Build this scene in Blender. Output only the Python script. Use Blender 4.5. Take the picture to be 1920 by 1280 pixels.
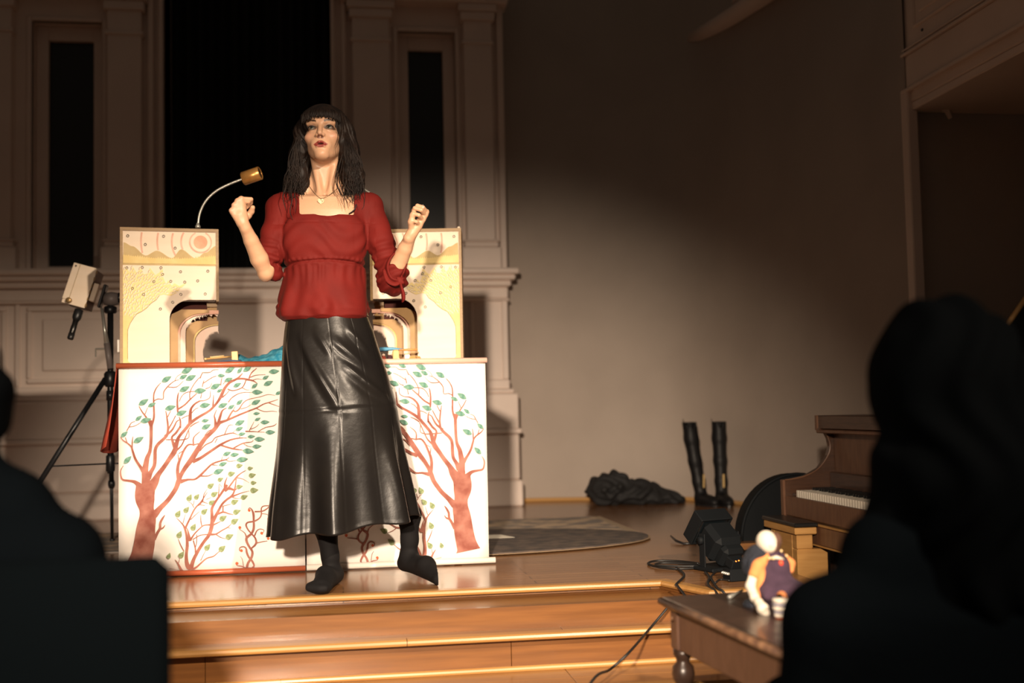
import bpy, math, random
import numpy as np
from mathutils import Vector, Matrix, Euler

for o in list(bpy.data.objects): bpy.data.objects.remove(o)
SC = bpy.context.scene
COL = SC.collection
PI = math.pi
random.seed(7)

# ------------------------------------------------------------------ camera
# world: X along the stage front, Y into the stage, Z up; stage floor is z = 0
CAM = np.array([0.0, 0.0, 0.63]); LENS = 40.0; FPX = 1920 * LENS / 36.0
YAW, TILT, ROLL = math.radians(8.6), math.radians(3.4), 0.021
_r0 = np.array([math.cos(YAW), -math.sin(YAW), 0]); _f0 = np.array([math.sin(YAW), math.cos(YAW), 0]); _z = np.array([0, 0, 1.0])
FW = _f0 * math.cos(TILT) + _z * math.sin(TILT); _u0 = -_f0 * math.sin(TILT) + _z * math.cos(TILT)
RT = _r0 * math.cos(ROLL) - _u0 * math.sin(ROLL); UP = _u0 * math.cos(ROLL) + _r0 * math.sin(ROLL)
cd = bpy.data.cameras.new('camera'); cam = bpy.data.objects.new('camera', cd); COL.objects.link(cam)
cd.lens = LENS; cd.sensor_width = 36; cd.clip_start = 0.05; cd.clip_end = 60
m4 = Matrix.Identity(4)
for i in range(3):
    m4[i][0] = RT[i]; m4[i][1] = UP[i]; m4[i][2] = -FW[i]; m4[i][3] = CAM[i]
cam.matrix_world = m4
cd.dof.use_dof = True; cd.dof.focus_distance = 4.22; cd.dof.aperture_fstop = 1.5
SC.camera = cam

# ------------------------------------------------------------------ light
SC.view_settings.view_transform = 'Standard'; SC.view_settings.look = 'None'
SC.view_settings.gamma = 1.0; SC.view_settings.exposure = 0.0
SC.view_settings.use_curve_mapping = False
wd = bpy.data.worlds.new('world'); SC.world = wd; wd.use_nodes = True
wd.node_tree.nodes['Background'].inputs[0].default_value = (1.0, 0.74, 0.55, 1)
wd.node_tree.nodes['Background'].inputs[1].default_value = 0.052

def spot(name, loc, aim, watts, half, blend, col, rad=0.05):
    l = bpy.data.lights.new(name, 'SPOT'); l.energy = watts; l.color = col
    l.spot_size = 2 * math.radians(half); l.spot_blend = blend; l.shadow_soft_size = rad
    o = bpy.data.objects.new(name, l); COL.objects.link(o); o.location = loc
    o.rotation_euler = (Vector(aim) - Vector(loc)).to_track_quat('-Z', 'Y').to_euler()
    return o
spot('stage_lamp_left', (-0.5, -1.0, 1.45), (0.30, 4.3, 0.05), 2150, 21, 0.9, (1.0, 0.80, 0.61), .08)
spot('stage_lamp_right', (1.8, -1.0, 3.0), (-0.25, 3.95, 0.0), 1750, 22, 0.75, (1.0, 0.80, 0.60), .06)

# ------------------------------------------------------------------ pixel helpers (real points at a known depth or height)
def _ray(x, y): return FW + RT * (x - 960) / FPX + UP * (640 - y) / FPX
def at(x, y, Y): d = _ray(x, y); return CAM + d * (Y - CAM[1]) / d[1]
def onz(x, y, Z=0.0): d = _ray(x, y); return CAM + d * (Z - CAM[2]) / d[2]

# ------------------------------------------------------------------ materials
MATS = {}
def mat(name, col, rough=0.5, metal=0.0, col2=None, nscale=8.0, ndetail=4.0, stretch=(1, 1, 1), bump=0.0, bscale=60.0,
        spec=0.5, coat=0.0, sss=0.0, sheen=0.0, lo=0.35, hi=0.65, emit=None, trans=0.0, alpha=1.0, attr=None):
    if name in MATS: return MATS[name]
    m = bpy.data.materials.new(name); m.use_nodes = True; MATS[name] = m
    nt = m.node_tree; N = nt.nodes; L = nt.links; b = N['Principled BSDF']
    b.inputs['Base Color'].default_value = (*col, 1); b.inputs['Roughness'].default_value = rough
    b.inputs['Metallic'].default_value = metal; b.inputs['Specular IOR Level'].default_value = spec
    b.inputs['Coat Weight'].default_value = coat; b.inputs['Sheen Weight'].default_value = sheen
    b.inputs['Transmission Weight'].default_value = trans; b.inputs['Alpha'].default_value = alpha
    if sss:
        b.inputs['Subsurface Weight'].default_value = sss; b.inputs['Subsurface Radius'].default_value = (1, .35, .2)
        b.inputs['Subsurface Scale'].default_value = 0.012
    if emit:
        b.inputs['Emission Color'].default_value = (*emit[:3], 1); b.inputs['Emission Strength'].default_value = emit[3]
    tc = N.new('ShaderNodeTexCoord'); mp = N.new('ShaderNodeMapping'); L.new(tc.outputs['Object'], mp.inputs[0])
    mp.inputs['Scale'].default_value = stretch
    base = None
    if attr:
        a = N.new('ShaderNodeAttribute'); a.attribute_name = attr; base = a.outputs['Color']
        L.new(base, b.inputs['Base Color'])
    if col2 is not None:
        n = N.new('ShaderNodeTexNoise'); n.inputs['Scale'].default_value = nscale; n.inputs['Detail'].default_value = ndetail
        L.new(mp.outputs[0], n.inputs['Vector'])
        r = N.new('ShaderNodeMapRange'); r.inputs[1].default_value = lo; r.inputs[2].default_value = hi; L.new(n.outputs[0], r.inputs[0])
        x = N.new('ShaderNodeMix'); x.data_type = 'RGBA'; x.inputs[6].default_value = (*col, 1); x.inputs[7].default_value = (*col2, 1)
        L.new(r.outputs[0], x.inputs[0]); L.new(x.outputs[2], b.inputs['Base Color'])
    if bump:
        n2 = N.new('ShaderNodeTexNoise'); n2.inputs['Scale'].default_value = bscale; n2.inputs['Detail'].default_value = 5
        L.new(mp.outputs[0], n2.inputs['Vector'])
        bp = N.new('ShaderNodeBump'); bp.inputs['Strength'].default_value = bump; bp.inputs['Distance'].default_value = 0.01
        L.new(n2.outputs[0], bp.inputs['Height']); L.new(bp.outputs[0], b.inputs['Normal'])
    return m

# ------------------------------------------------------------------ mesh helpers
class MB:
    def __init__(s): s.v = []; s.f = []
    def add(s, vs, fs):
        k = len(s.v); s.v += [tuple(map(float, p)) for p in vs]; s.f += [tuple(i + k for i in f) for f in fs]; return s
    def box(s, c, d, rot=None, bev=0.0):
        x, y, z = [q / 2 for q in d]; b = min(bev, x * .9, y * .9, z * .9)
        if b <= 0:
            P = [(sx * x, sy * y, sz * z) for sz in (-1, 1) for sy in (-1, 1) for sx in (-1, 1)]
            Fc = [(0, 2, 3, 1), (4, 5, 7, 6), (0, 1, 5, 4), (2, 6, 7, 3), (0, 4, 6, 2), (1, 3, 7, 5)]
        else:
            P = []; Fc = []
            lay = [(z, b, 1), (z - b, 0, 1), (-(z - b), 0, 1), (-z, b, 1)]
            for zz, ins, _ in lay:
                xx, yy = x - ins, y - ins
                c8 = [(xx - (b - ins), -yy), (xx, -yy + (b - ins)), (xx, yy - (b - ins)), (xx - (b - ins), yy),
                      (-xx + (b - ins), yy), (-xx, yy - (b - ins)), (-xx, -yy + (b - ins)), (-xx + (b - ins), -yy)]
                P += [(p[0], p[1], zz) for p in c8]
            for l in range(3):
                for i in range(8):
                    j = (i + 1) % 8; Fc.append((l * 8 + i, (l + 1) * 8 + i, (l + 1) * 8 + j, l * 8 + j))
            Fc.append(tuple(range(8))); Fc.append(tuple(range(31, 23, -1)))
        R = Euler(rot).to_matrix() if rot else None
        out = []
        for p in P:
            q = (R @ Vector(p)) if R else Vector(p)
            out.append((q.x + c[0], q.y + c[1], q.z + c[2]))
        return s.add(out, Fc)
    def bx(s, x0, x1, y0, y1, z0, z1, bev=0.0):
        return s.box(((x0 + x1) / 2, (y0 + y1) / 2, (z0 + z1) / 2), (abs(x1 - x0), abs(y1 - y0), abs(z1 - z0)), None, bev)
    def tube(s, path, rad, n=8, cap=True, flat=1.0, closed=False):
        P = [Vector(p) for p in path]; m = len(P)
        if not hasattr(rad, '__len__'): rad = [rad] * m
        vs = []; fs = []; prev = None
        for i, p in enumerate(P):
            if closed: t = P[(i + 1) % m] - P[i - 1]
            else: t = (P[min(i + 1, m - 1)] - P[max(i - 1, 0)])
            t.normalize()
            if prev is None:
                a = Vector((0, 0, 1)) if abs(t.z) < .9 else Vector((1, 0, 0)); u = t.cross(a).normalized()
            else:
                u = prev - t * prev.dot(t)
                if u.length < 1e-6: u = t.orthogonal()
                u.normalize()
            prev = u; w = t.cross(u)
            for k in range(n):
                an = 2 * PI * k / n; vs.append(p + u * math.cos(an) * rad[i] + w * math.sin(an) * rad[i] * flat)
        for i in range(m if closed else m - 1):
            i2 = (i + 1) % m
            for k in range(n):
                j = (k + 1) % n; fs.append((i * n + k, i * n + j, i2 * n + j, i2 * n + k))
        if cap and not closed:
            fs.append(tuple(range(n - 1, -1, -1))); fs.append(tuple((m - 1) * n + k for k in range(n)))
        return s.add(vs, fs)
    def lathe(s, prof, n=20, c=(0, 0, 0), rot=None):
        vs = []; fs = []; m = len(prof); R = Euler(rot).to_matrix() if rot else None
        for r, z in prof:
            for k in range(n):
                a = 2 * PI * k / n; q = Vector((r * math.cos(a), r * math.sin(a), z))
                if R: q = R @ q
                vs.append((q.x + c[0], q.y + c[1], q.z + c[2]))
        for i in range(m - 1):
            for k in range(n):
                j = (k + 1) % n; fs.append((i * n + k, i * n + j, (i + 1) * n + j, (i + 1) * n + k))
        fs.append(tuple(range(n - 1, -1, -1))); fs.append(tuple((m - 1) * n + k for k in range(n)))
        return s.add(vs, fs)
    def prism(s, poly, y0, y1):
        """poly in (x, z); extruded from y0 (front) to y1 (back)"""
        n = len(poly); ar = sum(poly[i][0] * poly[(i + 1) % n][1] - poly[(i + 1) % n][0] * poly[i][1] for i in range(n))
        if ar < 0: poly = poly[::-1]
        vs = [(x, y0, z) for x, z in poly] + [(x, y1, z) for x, z in poly]
        fs = [tuple(range(n)), tuple(range(2 * n - 1, n - 1, -1))]
        for i in range(n):
            j = (i + 1) % n; fs.append((i, n + i, n + j, j))
        return s.add(vs, fs)
    def hprism(s, poly, z0, z1):
        n = len(poly); ar = sum(poly[i][0] * poly[(i + 1) % n][1] - poly[(i + 1) % n][0] * poly[i][1] for i in range(n))
        if ar < 0: poly = poly[::-1]
        vs = [(x, y, z0) for x, y in poly] + [(x, y, z1) for x, y in poly]
        fs = [tuple(range(n - 1, -1, -1)), tuple(range(n, 2 * n))]
        for i in range(n):
            j = (i + 1) % n; fs.append((i, j, n + j, n + i))
        return s.add(vs, fs)
    def grid(s, rows, closed=False):
        nr, nc = len(rows), len(rows[0]); vs = [p for r in rows for p in r]; fs = []
        for i in range(nr - 1):
            for j in range(nc if closed else nc - 1):
                k = (j + 1) % nc; fs.append((i * nc + j, i * nc + k, (i + 1) * nc + k, (i + 1) * nc + j))
        return s.add(vs, fs)
    def mesh(s, name, m=None, smooth=False):
        me = bpy.data.meshes.new(name); me.from_pydata(s.v, [], s.f); me.update()
        if smooth: me.polygons.foreach_set('use_smooth', [True] * len(me.polygons))
        if m: me.materials.append(m)
        return me
    def build(s, name, m, parent=None, smooth=False):
        return link(name, s.mesh(name, m, smooth), parent)

def link(name, data, parent=None):
    o = bpy.data.objects.new(name, data); COL.objects.link(o)
    if parent: o.parent = parent
    return o
def tag(o, label=None, cat=None, group=None, kind=None):
    if label: o['label'] = label
    if cat: o['category'] = cat
    if group: o['group'] = group
    if kind: o['kind'] = kind
    return o
def thing(name, loc, label=None, cat=None, rz=0.0, group=None, kind=None):
    o = bpy.data.objects.new(name, None); COL.objects.link(o); o.location = tuple(map(float, loc)); o.rotation_euler = (0, 0, rz)
    o.empty_display_size = 0.1
    return tag(o, label, cat, group, kind)

# ------------------------------------------------------------------ implicit surfaces (smooth unions) meshed by surface nets
class SDF:
    def __init__(s, lo, hi, h):
        s.lo = np.array(lo, float); s.h = h; s.n = np.ceil((np.array(hi) - s.lo) / h).astype(int) + 1
        s.D = np.full(s.n, 0.25, np.float32)
    def _sub(s, lo, hi):
        a = np.clip(np.floor((np.array(lo) - s.lo) / s.h).astype(int), 0, s.n); b = np.clip(np.ceil((np.array(hi) - s.lo) / s.h).astype(int) + 1, 0, s.n)
        if (b <= a).any(): return None
        sl = tuple(slice(a[i], b[i]) for i in range(3))
        ax = [(s.lo[i] + s.h * np.arange(a[i], b[i])).astype(np.float32) for i in range(3)]
        return sl, ax[0][:, None, None], ax[1][None, :, None], ax[2][None, None, :]
    def _mix(s, sl, d, k, op):
        c = s.D[sl]
        if op == '-': d = -d; 
        if op == '+':
            if k > 0:
                hh = np.maximum(k - np.abs(c - d), 0) / k; s.D[sl] = np.minimum(c, d) - hh * hh * k * .25
            else: s.D[sl] = np.minimum(c, d)
        else:
            if k > 0:
                hh = np.maximum(k - np.abs(c - d), 0) / k; s.D[sl] = np.maximum(c, d) + hh * hh * k * .25
            else: s.D[sl] = np.maximum(c, d)
    def cone(s, a, b, ra, rb, k=0.0, op='+'):
        a = np.array(a, float); b = np.array(b, float); pad = max(ra, rb) + k + 4 * s.h
        q = s._sub(np.minimum(a, b) - pad, np.maximum(a, b) + pad)
        if q is None: return s
        sl, X, Y, Z = q; ba = b - a; L2 = max(float(ba @ ba), 1e-12)
        t = np.clip(((X - a[0]) * ba[0] + (Y - a[1]) * ba[1] + (Z - a[2]) * ba[2]) / L2, 0, 1)
        d = np.sqrt((X - a[0] - t * ba[0]) ** 2 + (Y - a[1] - t * ba[1]) ** 2 + (Z - a[2] - t * ba[2]) ** 2) - (ra + t * (rb - ra))
        s._mix(sl, d, k, op); return s
    def chain(s, pts, rads, k=0.0, op='+'):
        for i in range(len(pts) - 1): s.cone(pts[i], pts[i + 1], rads[i], rads[i + 1], k, op)
        return s
    def ell(s, c, r, k=0.0, op='+', R=None):
        c = np.array(c, float); r = np.array(r, float); pad = max(r) + k + 4 * s.h
        q = s._sub(c - pad, c + pad)
        if q is None: return s
        sl, X, Y, Z = q; x, y, z = X - c[0], Y - c[1], Z - c[2]
        if R is not None:
            x, y, z = (R[0][0] * x + R[1][0] * y + R[2][0] * z, R[0][1] * x + R[1][1] * y + R[2][1] * z, R[0][2] * x + R[1][2] * y + R[2][2] * z)
        k0 = np.sqrt((x / r[0]) ** 2 + (y / r[1]) ** 2 + (z / r[2]) ** 2); k1 = np.sqrt((x / r[0] ** 2) ** 2 + (y / r[1] ** 2) ** 2 + (z / r[2] ** 2) ** 2)
        s._mix(sl, k0 * (k0 - 1) / np.maximum(k1, 1e-6), k, op); return s
    def boxx(s, lo, hi, k=0.0, op='-', rnd=0.0):
        lo = np.array(lo, float); hi = np.array(hi, float); c = (lo + hi) / 2; e = (hi - lo) / 2 - rnd; pad = k + 4 * s.h
        q = s._sub(lo - pad, hi + pad)
        if q is None: return s
        sl, X, Y, Z = q; qx, qy, qz = np.abs(X - c[0]) - e[0], np.abs(Y - c[1]) - e[1], np.abs(Z - c[2]) - e[2]
        d = np.sqrt(np.maximum(qx, 0) ** 2 + np.maximum(qy, 0) ** 2 + np.maximum(qz, 0) ** 2) + np.minimum(np.maximum(qx, np.maximum(qy, qz)), 0) - rnd
        s._mix(sl, d, k, op); return s
    def extract(s):
        D = s.D; nx, ny, nz = D.shape; ins = D < 0
        cnt = np.zeros((nx - 1, ny - 1, nz - 1), np.int8)
        for dx in (0, 1):
            for dy in (0, 1):
                for dz in (0, 1): cnt += ins[dx:nx - 1 + dx, dy:ny - 1 + dy, dz:nz - 1 + dz]
        I, J, K = np.nonzero((cnt > 0) & (cnt < 8)); idx = np.full(cnt.shape, -1, np.int32); idx[I, J, K] = np.arange(len(I))
        S = np.zeros((len(I), 3)); C = np.zeros(len(I))
        co = [(a, b, c) for a in (0, 1) for b in (0, 1) for c in (0, 1)]
        for p in co:
            for ax in range(3):
                if p[ax]: continue
                q = list(p); q[ax] = 1
                d0 = D[I + p[0], J + p[1], K + p[2]]; d1 = D[I + q[0], J + q[1], K + q[2]]
                m = (d0 < 0) != (d1 < 0); t = np.where(m, d0 / np.where(m, d0 - d1, 1), 0)
                for a in range(3): S[:, a] += np.where(m, (t if a == ax else p[a]), 0)
                C += m
        V = s.lo + s.h * (np.stack([I, J, K], 1) + S / C[:, None])
        quads = []
        for ax in range(3):
            a, b = (ax + 1) % 3, (ax + 2) % 3
            sl0 = [slice(None)] * 3; sl1 = [slice(None)] * 3; sl0[ax] = slice(0, -1); sl1[ax] = slice(1, None)
            f0, f1 = ins[tuple(sl0)], ins[tuple(sl1)]; E = np.argwhere(f0 != f1)
            E = E[(E[:, a] > 0) & (E[:, b] > 0) & (E[:, a] < D.shape[a] - 1) & (E[:, b] < D.shape[b] - 1)]
            fl = f0[E[:, 0], E[:, 1], E[:, 2]]
            def cell(da, db):
                e = E.copy(); e[:, a] -= da; e[:, b] -= db; return idx[e[:, 0], e[:, 1], e[:, 2]]
            Q = np.stack([cell(1, 1), cell(0, 1), cell(0, 0), cell(1, 0)], 1); Q[~fl] = Q[~fl][:, ::-1]
            quads.append(Q)
        return V, np.concatenate(quads)
def relax(V, Q, it=2, lam=0.5):
    for _ in range(it):
        A = np.zeros_like(V); C = np.zeros(len(V))
        for i in range(4):
            for j in ((i + 1) % 4, (i + 3) % 4): np.add.at(A, Q[:, i], V[Q[:, j]]); np.add.at(C, Q[:, i], 1)
        V = V * (1 - lam) + lam * A / np.maximum(C, 1)[:, None]
    return V
def vnormals(V, Q):
    n = np.cross(V[Q[:, 2]] - V[Q[:, 0]], V[Q[:, 3]] - V[Q[:, 1]]); A = np.zeros_like(V)
    for i in range(4): np.add.at(A, Q[:, i], n)
    return A / np.maximum(np.linalg.norm(A, axis=1), 1e-12)[:, None]
def np_mesh(name, V, Q, m, parent=None, smooth=True, colors=None):
    me = bpy.data.meshes.new(name); nq = len(Q)
    me.vertices.add(len(V)); me.vertices.foreach_set('co', np.ascontiguousarray(V, np.float32).ravel())
    me.loops.add(nq * 4); me.loops.foreach_set('vertex_index', np.ascontiguousarray(Q, np.int32).ravel())
    me.polygons.add(nq); me.polygons.foreach_set('loop_start', np.arange(0, nq * 4, 4, dtype=np.int32))
    me.polygons.foreach_set('loop_total', np.full(nq, 4, np.int32)); me.update(calc_edges=True)
    me.polygons.foreach_set('use_smooth', [smooth] * nq); me.materials.append(m)
    if colors is not None:
        at_ = me.color_attributes.new('Col', 'FLOAT_COLOR', 'POINT')
        at_.data.foreach_set('color', np.concatenate([colors, np.ones((len(V), 1))], 1).astype(np.float32).ravel())
    me.validate()
    return link(name, me, parent)
def smooth01(x): x = np.clip(x, 0, 1); return x * x * (3 - 2 * x)
def catmull(P, sub=4):
    P = [np.array(p, float) for p in P]; out = []
    for i in range(len(P) - 1):
        a, b, c, d = P[max(i - 1, 0)], P[i], P[i + 1], P[min(i + 2, len(P) - 1)]
        for k in range(sub):
            t = k / sub; out.append(.5 * (2 * b + (c - a) * t + (2 * a - 5 * b + 4 * c - d) * t * t + (-a + 3 * b - 3 * c + d) * t ** 3))
    out.append(P[-1]); return out
# ================================================================== the room
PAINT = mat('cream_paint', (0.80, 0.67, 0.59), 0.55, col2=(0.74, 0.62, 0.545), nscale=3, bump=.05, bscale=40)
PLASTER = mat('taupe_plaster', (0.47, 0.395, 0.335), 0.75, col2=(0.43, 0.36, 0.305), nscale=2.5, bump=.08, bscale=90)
BLACKISH = mat('black_glass', (0.006, 0.009, 0.011), 0.35)
DRAPE = mat('black_drape', (0.006, 0.008, 0.009), 0.9)
HALLF = mat('hall_carpet', (0.03, 0.022, 0.02), 0.95, col2=(0.018, 0.014, 0.013), nscale=60)

def wood_floor(name, base, dark, plank, length, rough, axis='X'):
    m = bpy.data.materials.new(name); m.use_nodes = True; nt = m.node_tree; N = nt.nodes; L = nt.links; b = N['Principled BSDF']
    tc = N.new('ShaderNodeTexCoord'); br = N.new('ShaderNodeTexBrick'); br.offset = .37; br.offset_frequency = 2
    br.inputs['Scale'].default_value = 1; br.inputs['Brick Width'].default_value = length; br.inputs['Row Height'].default_value = plank
    br.inputs['Mortar Size'].default_value = .0022; br.inputs['Color1'].default_value = (*base, 1); br.inputs['Color2'].default_value = (*dark, 1)
    br.inputs['Mortar'].default_value = (base[0] * .22, base[1] * .2, base[2] * .2, 1); br.inputs['Bias'].default_value = -.1
    L.new(tc.outputs['Object'], br.inputs['Vector'])
    mp = N.new('ShaderNodeMapping'); mp.inputs['Scale'].default_value = (3, 60, 60); L.new(tc.outputs['Object'], mp.inputs[0])
    n = N.new('ShaderNodeTexNoise'); n.inputs['Scale'].default_value = 1.5; n.inputs['Detail'].default_value = 6; L.new(mp.outputs[0], n.inputs['Vector'])
    r = N.new('ShaderNodeMapRange'); r.inputs[1].default_value = .3; r.inputs[2].default_value = .7; r.inputs[3].default_value = .72; r.inputs[4].default_value = 1.15; L.new(n.outputs[0], r.inputs[0])
    x = N.new('ShaderNodeMix'); x.data_type = 'RGBA'; x.blend_type = 'MULTIPLY'; x.inputs[0].default_value = 1
    L.new(br.outputs['Color'], x.inputs[6]); L.new(r.outputs[0], x.inputs[7]); L.new(x.outputs[2], b.inputs['Base Color'])
    b.inputs['Roughness'].default_value = rough; b.inputs['Coat Weight'].default_value = .25; b.inputs['Coat Roughness'].default_value = .12
    bp = N.new('ShaderNodeBump'); bp.inputs['Strength'].default_value = .25; bp.inputs['Distance'].default_value = .002; L.new(br.outputs['Fac'], bp.inputs['Height']); bp.invert = True
    L.new(bp.outputs[0], b.inputs['Normal'])
    return m
OAKF = wood_floor('oak_strip_floor', (0.30, 0.142, 0.056), (0.235, 0.105, 0.04), 0.057, 1.1, 0.24)
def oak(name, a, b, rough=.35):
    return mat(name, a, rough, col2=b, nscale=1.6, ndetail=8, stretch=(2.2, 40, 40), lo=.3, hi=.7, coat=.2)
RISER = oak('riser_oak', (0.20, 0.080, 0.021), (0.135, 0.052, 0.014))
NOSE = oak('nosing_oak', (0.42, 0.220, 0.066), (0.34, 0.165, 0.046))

fl = MB().bx(-6, 7, -4, 8.6, -.515, -.465).build('floor', HALLF); tag(fl, 'dark hall floor in front of the stage steps', kind='structure')
# stage deck: front edge at Y 4.02, a block stands forward at the right
XJ = 1.13
deckpoly = [(-4.5, 4.05), (XJ + .02, 4.05), (1.235, 3.79), (1.66, 3.79), (1.66, 5.0), (2.9, 5.0), (2.9, 8.4), (-4.5, 8.4)]
st = MB().hprism(deckpoly, -.03, 0).build('floor_stage', OAKF); tag(st, 'varnished oak strip stage floor', kind='structure')
steps = thing('stage_steps', (0, 0, 0), 'oak steps running along the stage front', kind='structure')
def rod_x(mb, x0, x1, y, z, r, n=10):  # rounded edge along X
    return mb.tube([(x0, y, z), (x1, y, z)], r, n)
def nosing(path, z, name='nosing'):
    """bullnose board following a plan polyline, front edge on the path"""
    mb = MB(); prof = [(0.05, 0), (0.012, 0), (0.003, -.004), (0, -.011), (.003, -.018), (.012, -.022), (.05, -.022)]
    rows = []
    P = [Vector((x, y, 0)) for x, y in path]
    for i, p in enumerate(P):
        d1 = (P[i] - P[i - 1]).normalized() if i else None; d2 = (P[i + 1] - P[i]).normalized() if i < len(P) - 1 else None
        n1 = Vector((-d1.y, d1.x, 0)) if d1 else None; n2 = Vector((-d2.y, d2.x, 0)) if d2 else None
        nn = n1 if n2 is None else n2 if n1 is None else (n1 + n2).normalized() / max((n1 + n2).normalized().dot(n1), .3)
        rows.append([(p.x + nn.x * o, p.y + nn.y * o, z + dz + .001) for o, dz in prof])
    mb.grid(rows, True); k = len(prof)
    mb.f.append(tuple(range(k))); mb.f.append(tuple(reversed(range((len(rows) - 1) * k, len(rows) * k))))
    return mb.build(name, NOSE, steps)
JX = [-4.5, -2.2, 0.31, XJ]
nosing([(-4.5, 4.02), (-.9, 4.02)], 0); nosing([(-.898, 4.02), (XJ, 4.02), (1.225, 3.76), (1.68, 3.76)], 0)
def risers(xs, y, z0, z1):
    for a, b in zip(xs[:-1], xs[1:]):
        MB().bx(a + .0008, b - .0008, y, y + .018, z0, z1, .001).build('riser_board', RISER, steps)
def bead(x0, x1, y, z, splits=()):
    e = [x0, *splits, x1]
    for a, b in zip(e[:-1], e[1:]):
        MB().tube([(a, y, z + .007), (b - .001, y, z + .007)], .0105, 10).build('bead_strip', NOSE, steps)
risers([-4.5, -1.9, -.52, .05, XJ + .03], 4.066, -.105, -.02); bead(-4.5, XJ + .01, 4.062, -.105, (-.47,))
# side of the forward block
MB().prism([(-.14, -.21), (.14, -.21), (.14, -.001), (-.14, -.001)], 0, .018).build('riser_board', RISER, steps)
o = steps.children[-1]; o.location = (1.185, 3.925, -.02); o.rotation_euler = (0, 0, math.atan2(-.26, .105))
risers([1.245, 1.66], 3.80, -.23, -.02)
for zt, yf, yb, x1 in ((-.105, 3.715, 4.05, 1.25), (-.23, 3.47, 3.75, 2.4), (-.35, 3.2, 3.5, 2.4)):
    # two boards per tread
    ym = (yf + .03 + yb) / 2
    for a, b in ((-4.5, -1.1), (-1.098, .72), (.722, x1)):
        MB().bx(a, b, yf + .045, ym - .0005, zt - .022, zt, .001).build('tread_board', MATS.get('tread_oak') or oak('tread_oak', (0.28, 0.128, 0.038), (0.21, 0.09, 0.027), .3), steps)
        MB().bx(a, b, ym + .0005, yb + .01, zt - .022, zt, .001).build('tread_board', MATS['tread_oak'], steps)
nosing([(-4.5, 3.715), (.2, 3.715)], -.105); nosing([(.202, 3.715), (1.245, 3.715)], -.105)
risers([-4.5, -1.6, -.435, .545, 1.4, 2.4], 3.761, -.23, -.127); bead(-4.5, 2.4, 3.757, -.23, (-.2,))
nosing([(-4.5, 3.47), (.5, 3.47)], -.23); nosing([(.502, 3.47), (2.4, 3.47)], -.23)
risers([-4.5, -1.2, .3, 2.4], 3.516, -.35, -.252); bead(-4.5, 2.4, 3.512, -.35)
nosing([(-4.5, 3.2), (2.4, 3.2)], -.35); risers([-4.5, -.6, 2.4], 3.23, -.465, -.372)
MB().bx(-4.5, 1.64, 3.82, 8.2, -.46, -.031).build('stage_base', RISER, steps)
MB().bx(1.64, 1.66, 3.80, 5.0, -.465, -.031).build('riser_board', RISER, steps)

# ---- back wall with pilasters, two tall windows and the dark central recess
WY = 7.45
wb = thing('wall_back', (0, 0, 0), 'panelled cream stage wall with pilasters and mouldings', kind='structure')
def wpart(name, boxes, bev=.004, m=None):
    mb = MB()
    for b in boxes: mb.bx(*b, bev)
    return mb.build(name, m or PAINT, wb)
TOPZ = 4.6
# plain wall field, split round the openings (x ranges, z ranges)
def field(x0, x1, z0, z1, y=WY + .03): return (x0, x1, y, y + .3, z0, z1)
wpart('wall_field', [field(-4.5, -1.915, 1.50, TOPZ), field(-1.915, -1.485, 3.16, TOPZ), field(-1.485, -1.105, 1.50, TOPZ),
      field(-1.915, -1.485, 1.50, 1.56), field(-.03, .40, 1.50, TOPZ), field(.40, .785, 3.16, TOPZ), field(.785, 1.10, 1.50, TOPZ), field(.40, .785, 1.50, 1.56)], 0)
wpart('dado_field', [(-4.5, 1.10, WY + .0, WY + .3, 0, 1.45)], 0)
# window reveals and frames
for i, (a, b, ztop) in enumerate(((-1.915, -1.485, 3.16), (.40, .785, 3.16))):
    w = thing('window_%d' % (i + 1), (0, 0, 0), 'tall narrow dark window %s of the central recess' % ('left', 'right')[i], kind='structure')
    z0 = 1.56; yb = WY + .19
    fr = MB()
    for (x0, x1, q0, q1) in ((a, a + .075, z0, ztop), (b - .075, b, z0, ztop), (a + .0751, b - .0751, ztop - .09, ztop), (a + .0751, b - .0751, z0, z0 + .04)):
        fr.bx(x0, x1, yb - .06, yb, q0, q1, .004)
    fr.build('window_frame', PAINT, w)
    gl = MB().bx(a + .07, b - .07, yb - .02, yb - .012, z0 + .03, ztop - .08).build('pane', BLACKISH, w)
    bk = MB().bx(a, b, yb + .05, yb + .06, z0, ztop).build('backing', DRAPE, w)
    # architrave round the opening
    ar = MB(); t = .03
    for (x0, x1, q0, q1) in ((a - t, a, z0, ztop + t), (b, b + t, z0, ztop + t), (a + .0001, b - .0001, ztop, ztop + t)): ar.bx(x0, x1, WY + .012, WY + .06, q0, q1, .006)
    ar.build('architrave', PAINT, w)
# pilasters: shaft, raised edge, base block, capital
for (a, b) in ((-2.30, -2.02), (-1.445, -1.235), (.10, .345), (.835, 1.025)):
    wpart('pilaster_shaft', [(a, b, WY - .05, WY + .05, 1.50, TOPZ)], .006)
    wpart('pilaster_base', [(a - .035, b + .035, WY - .075, WY + .05, 1.50, 1.70), (a - .018, b + .018, WY - .065, WY + .05, 1.70, 1.735), (a - .028, b + .028, WY - .07, WY + .04, 1.735, 1.75)], .008)
    wpart('pilaster_capital', [(a - .012, b + .012, WY - .062, WY + .05, 3.06, 3.085), (a - .02, b + .02, WY - .07, WY + .05, 3.22, 3.28), (a - .035, b + .035, WY - .085, WY + .05, 3.28, 3.33)], .006)
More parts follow.
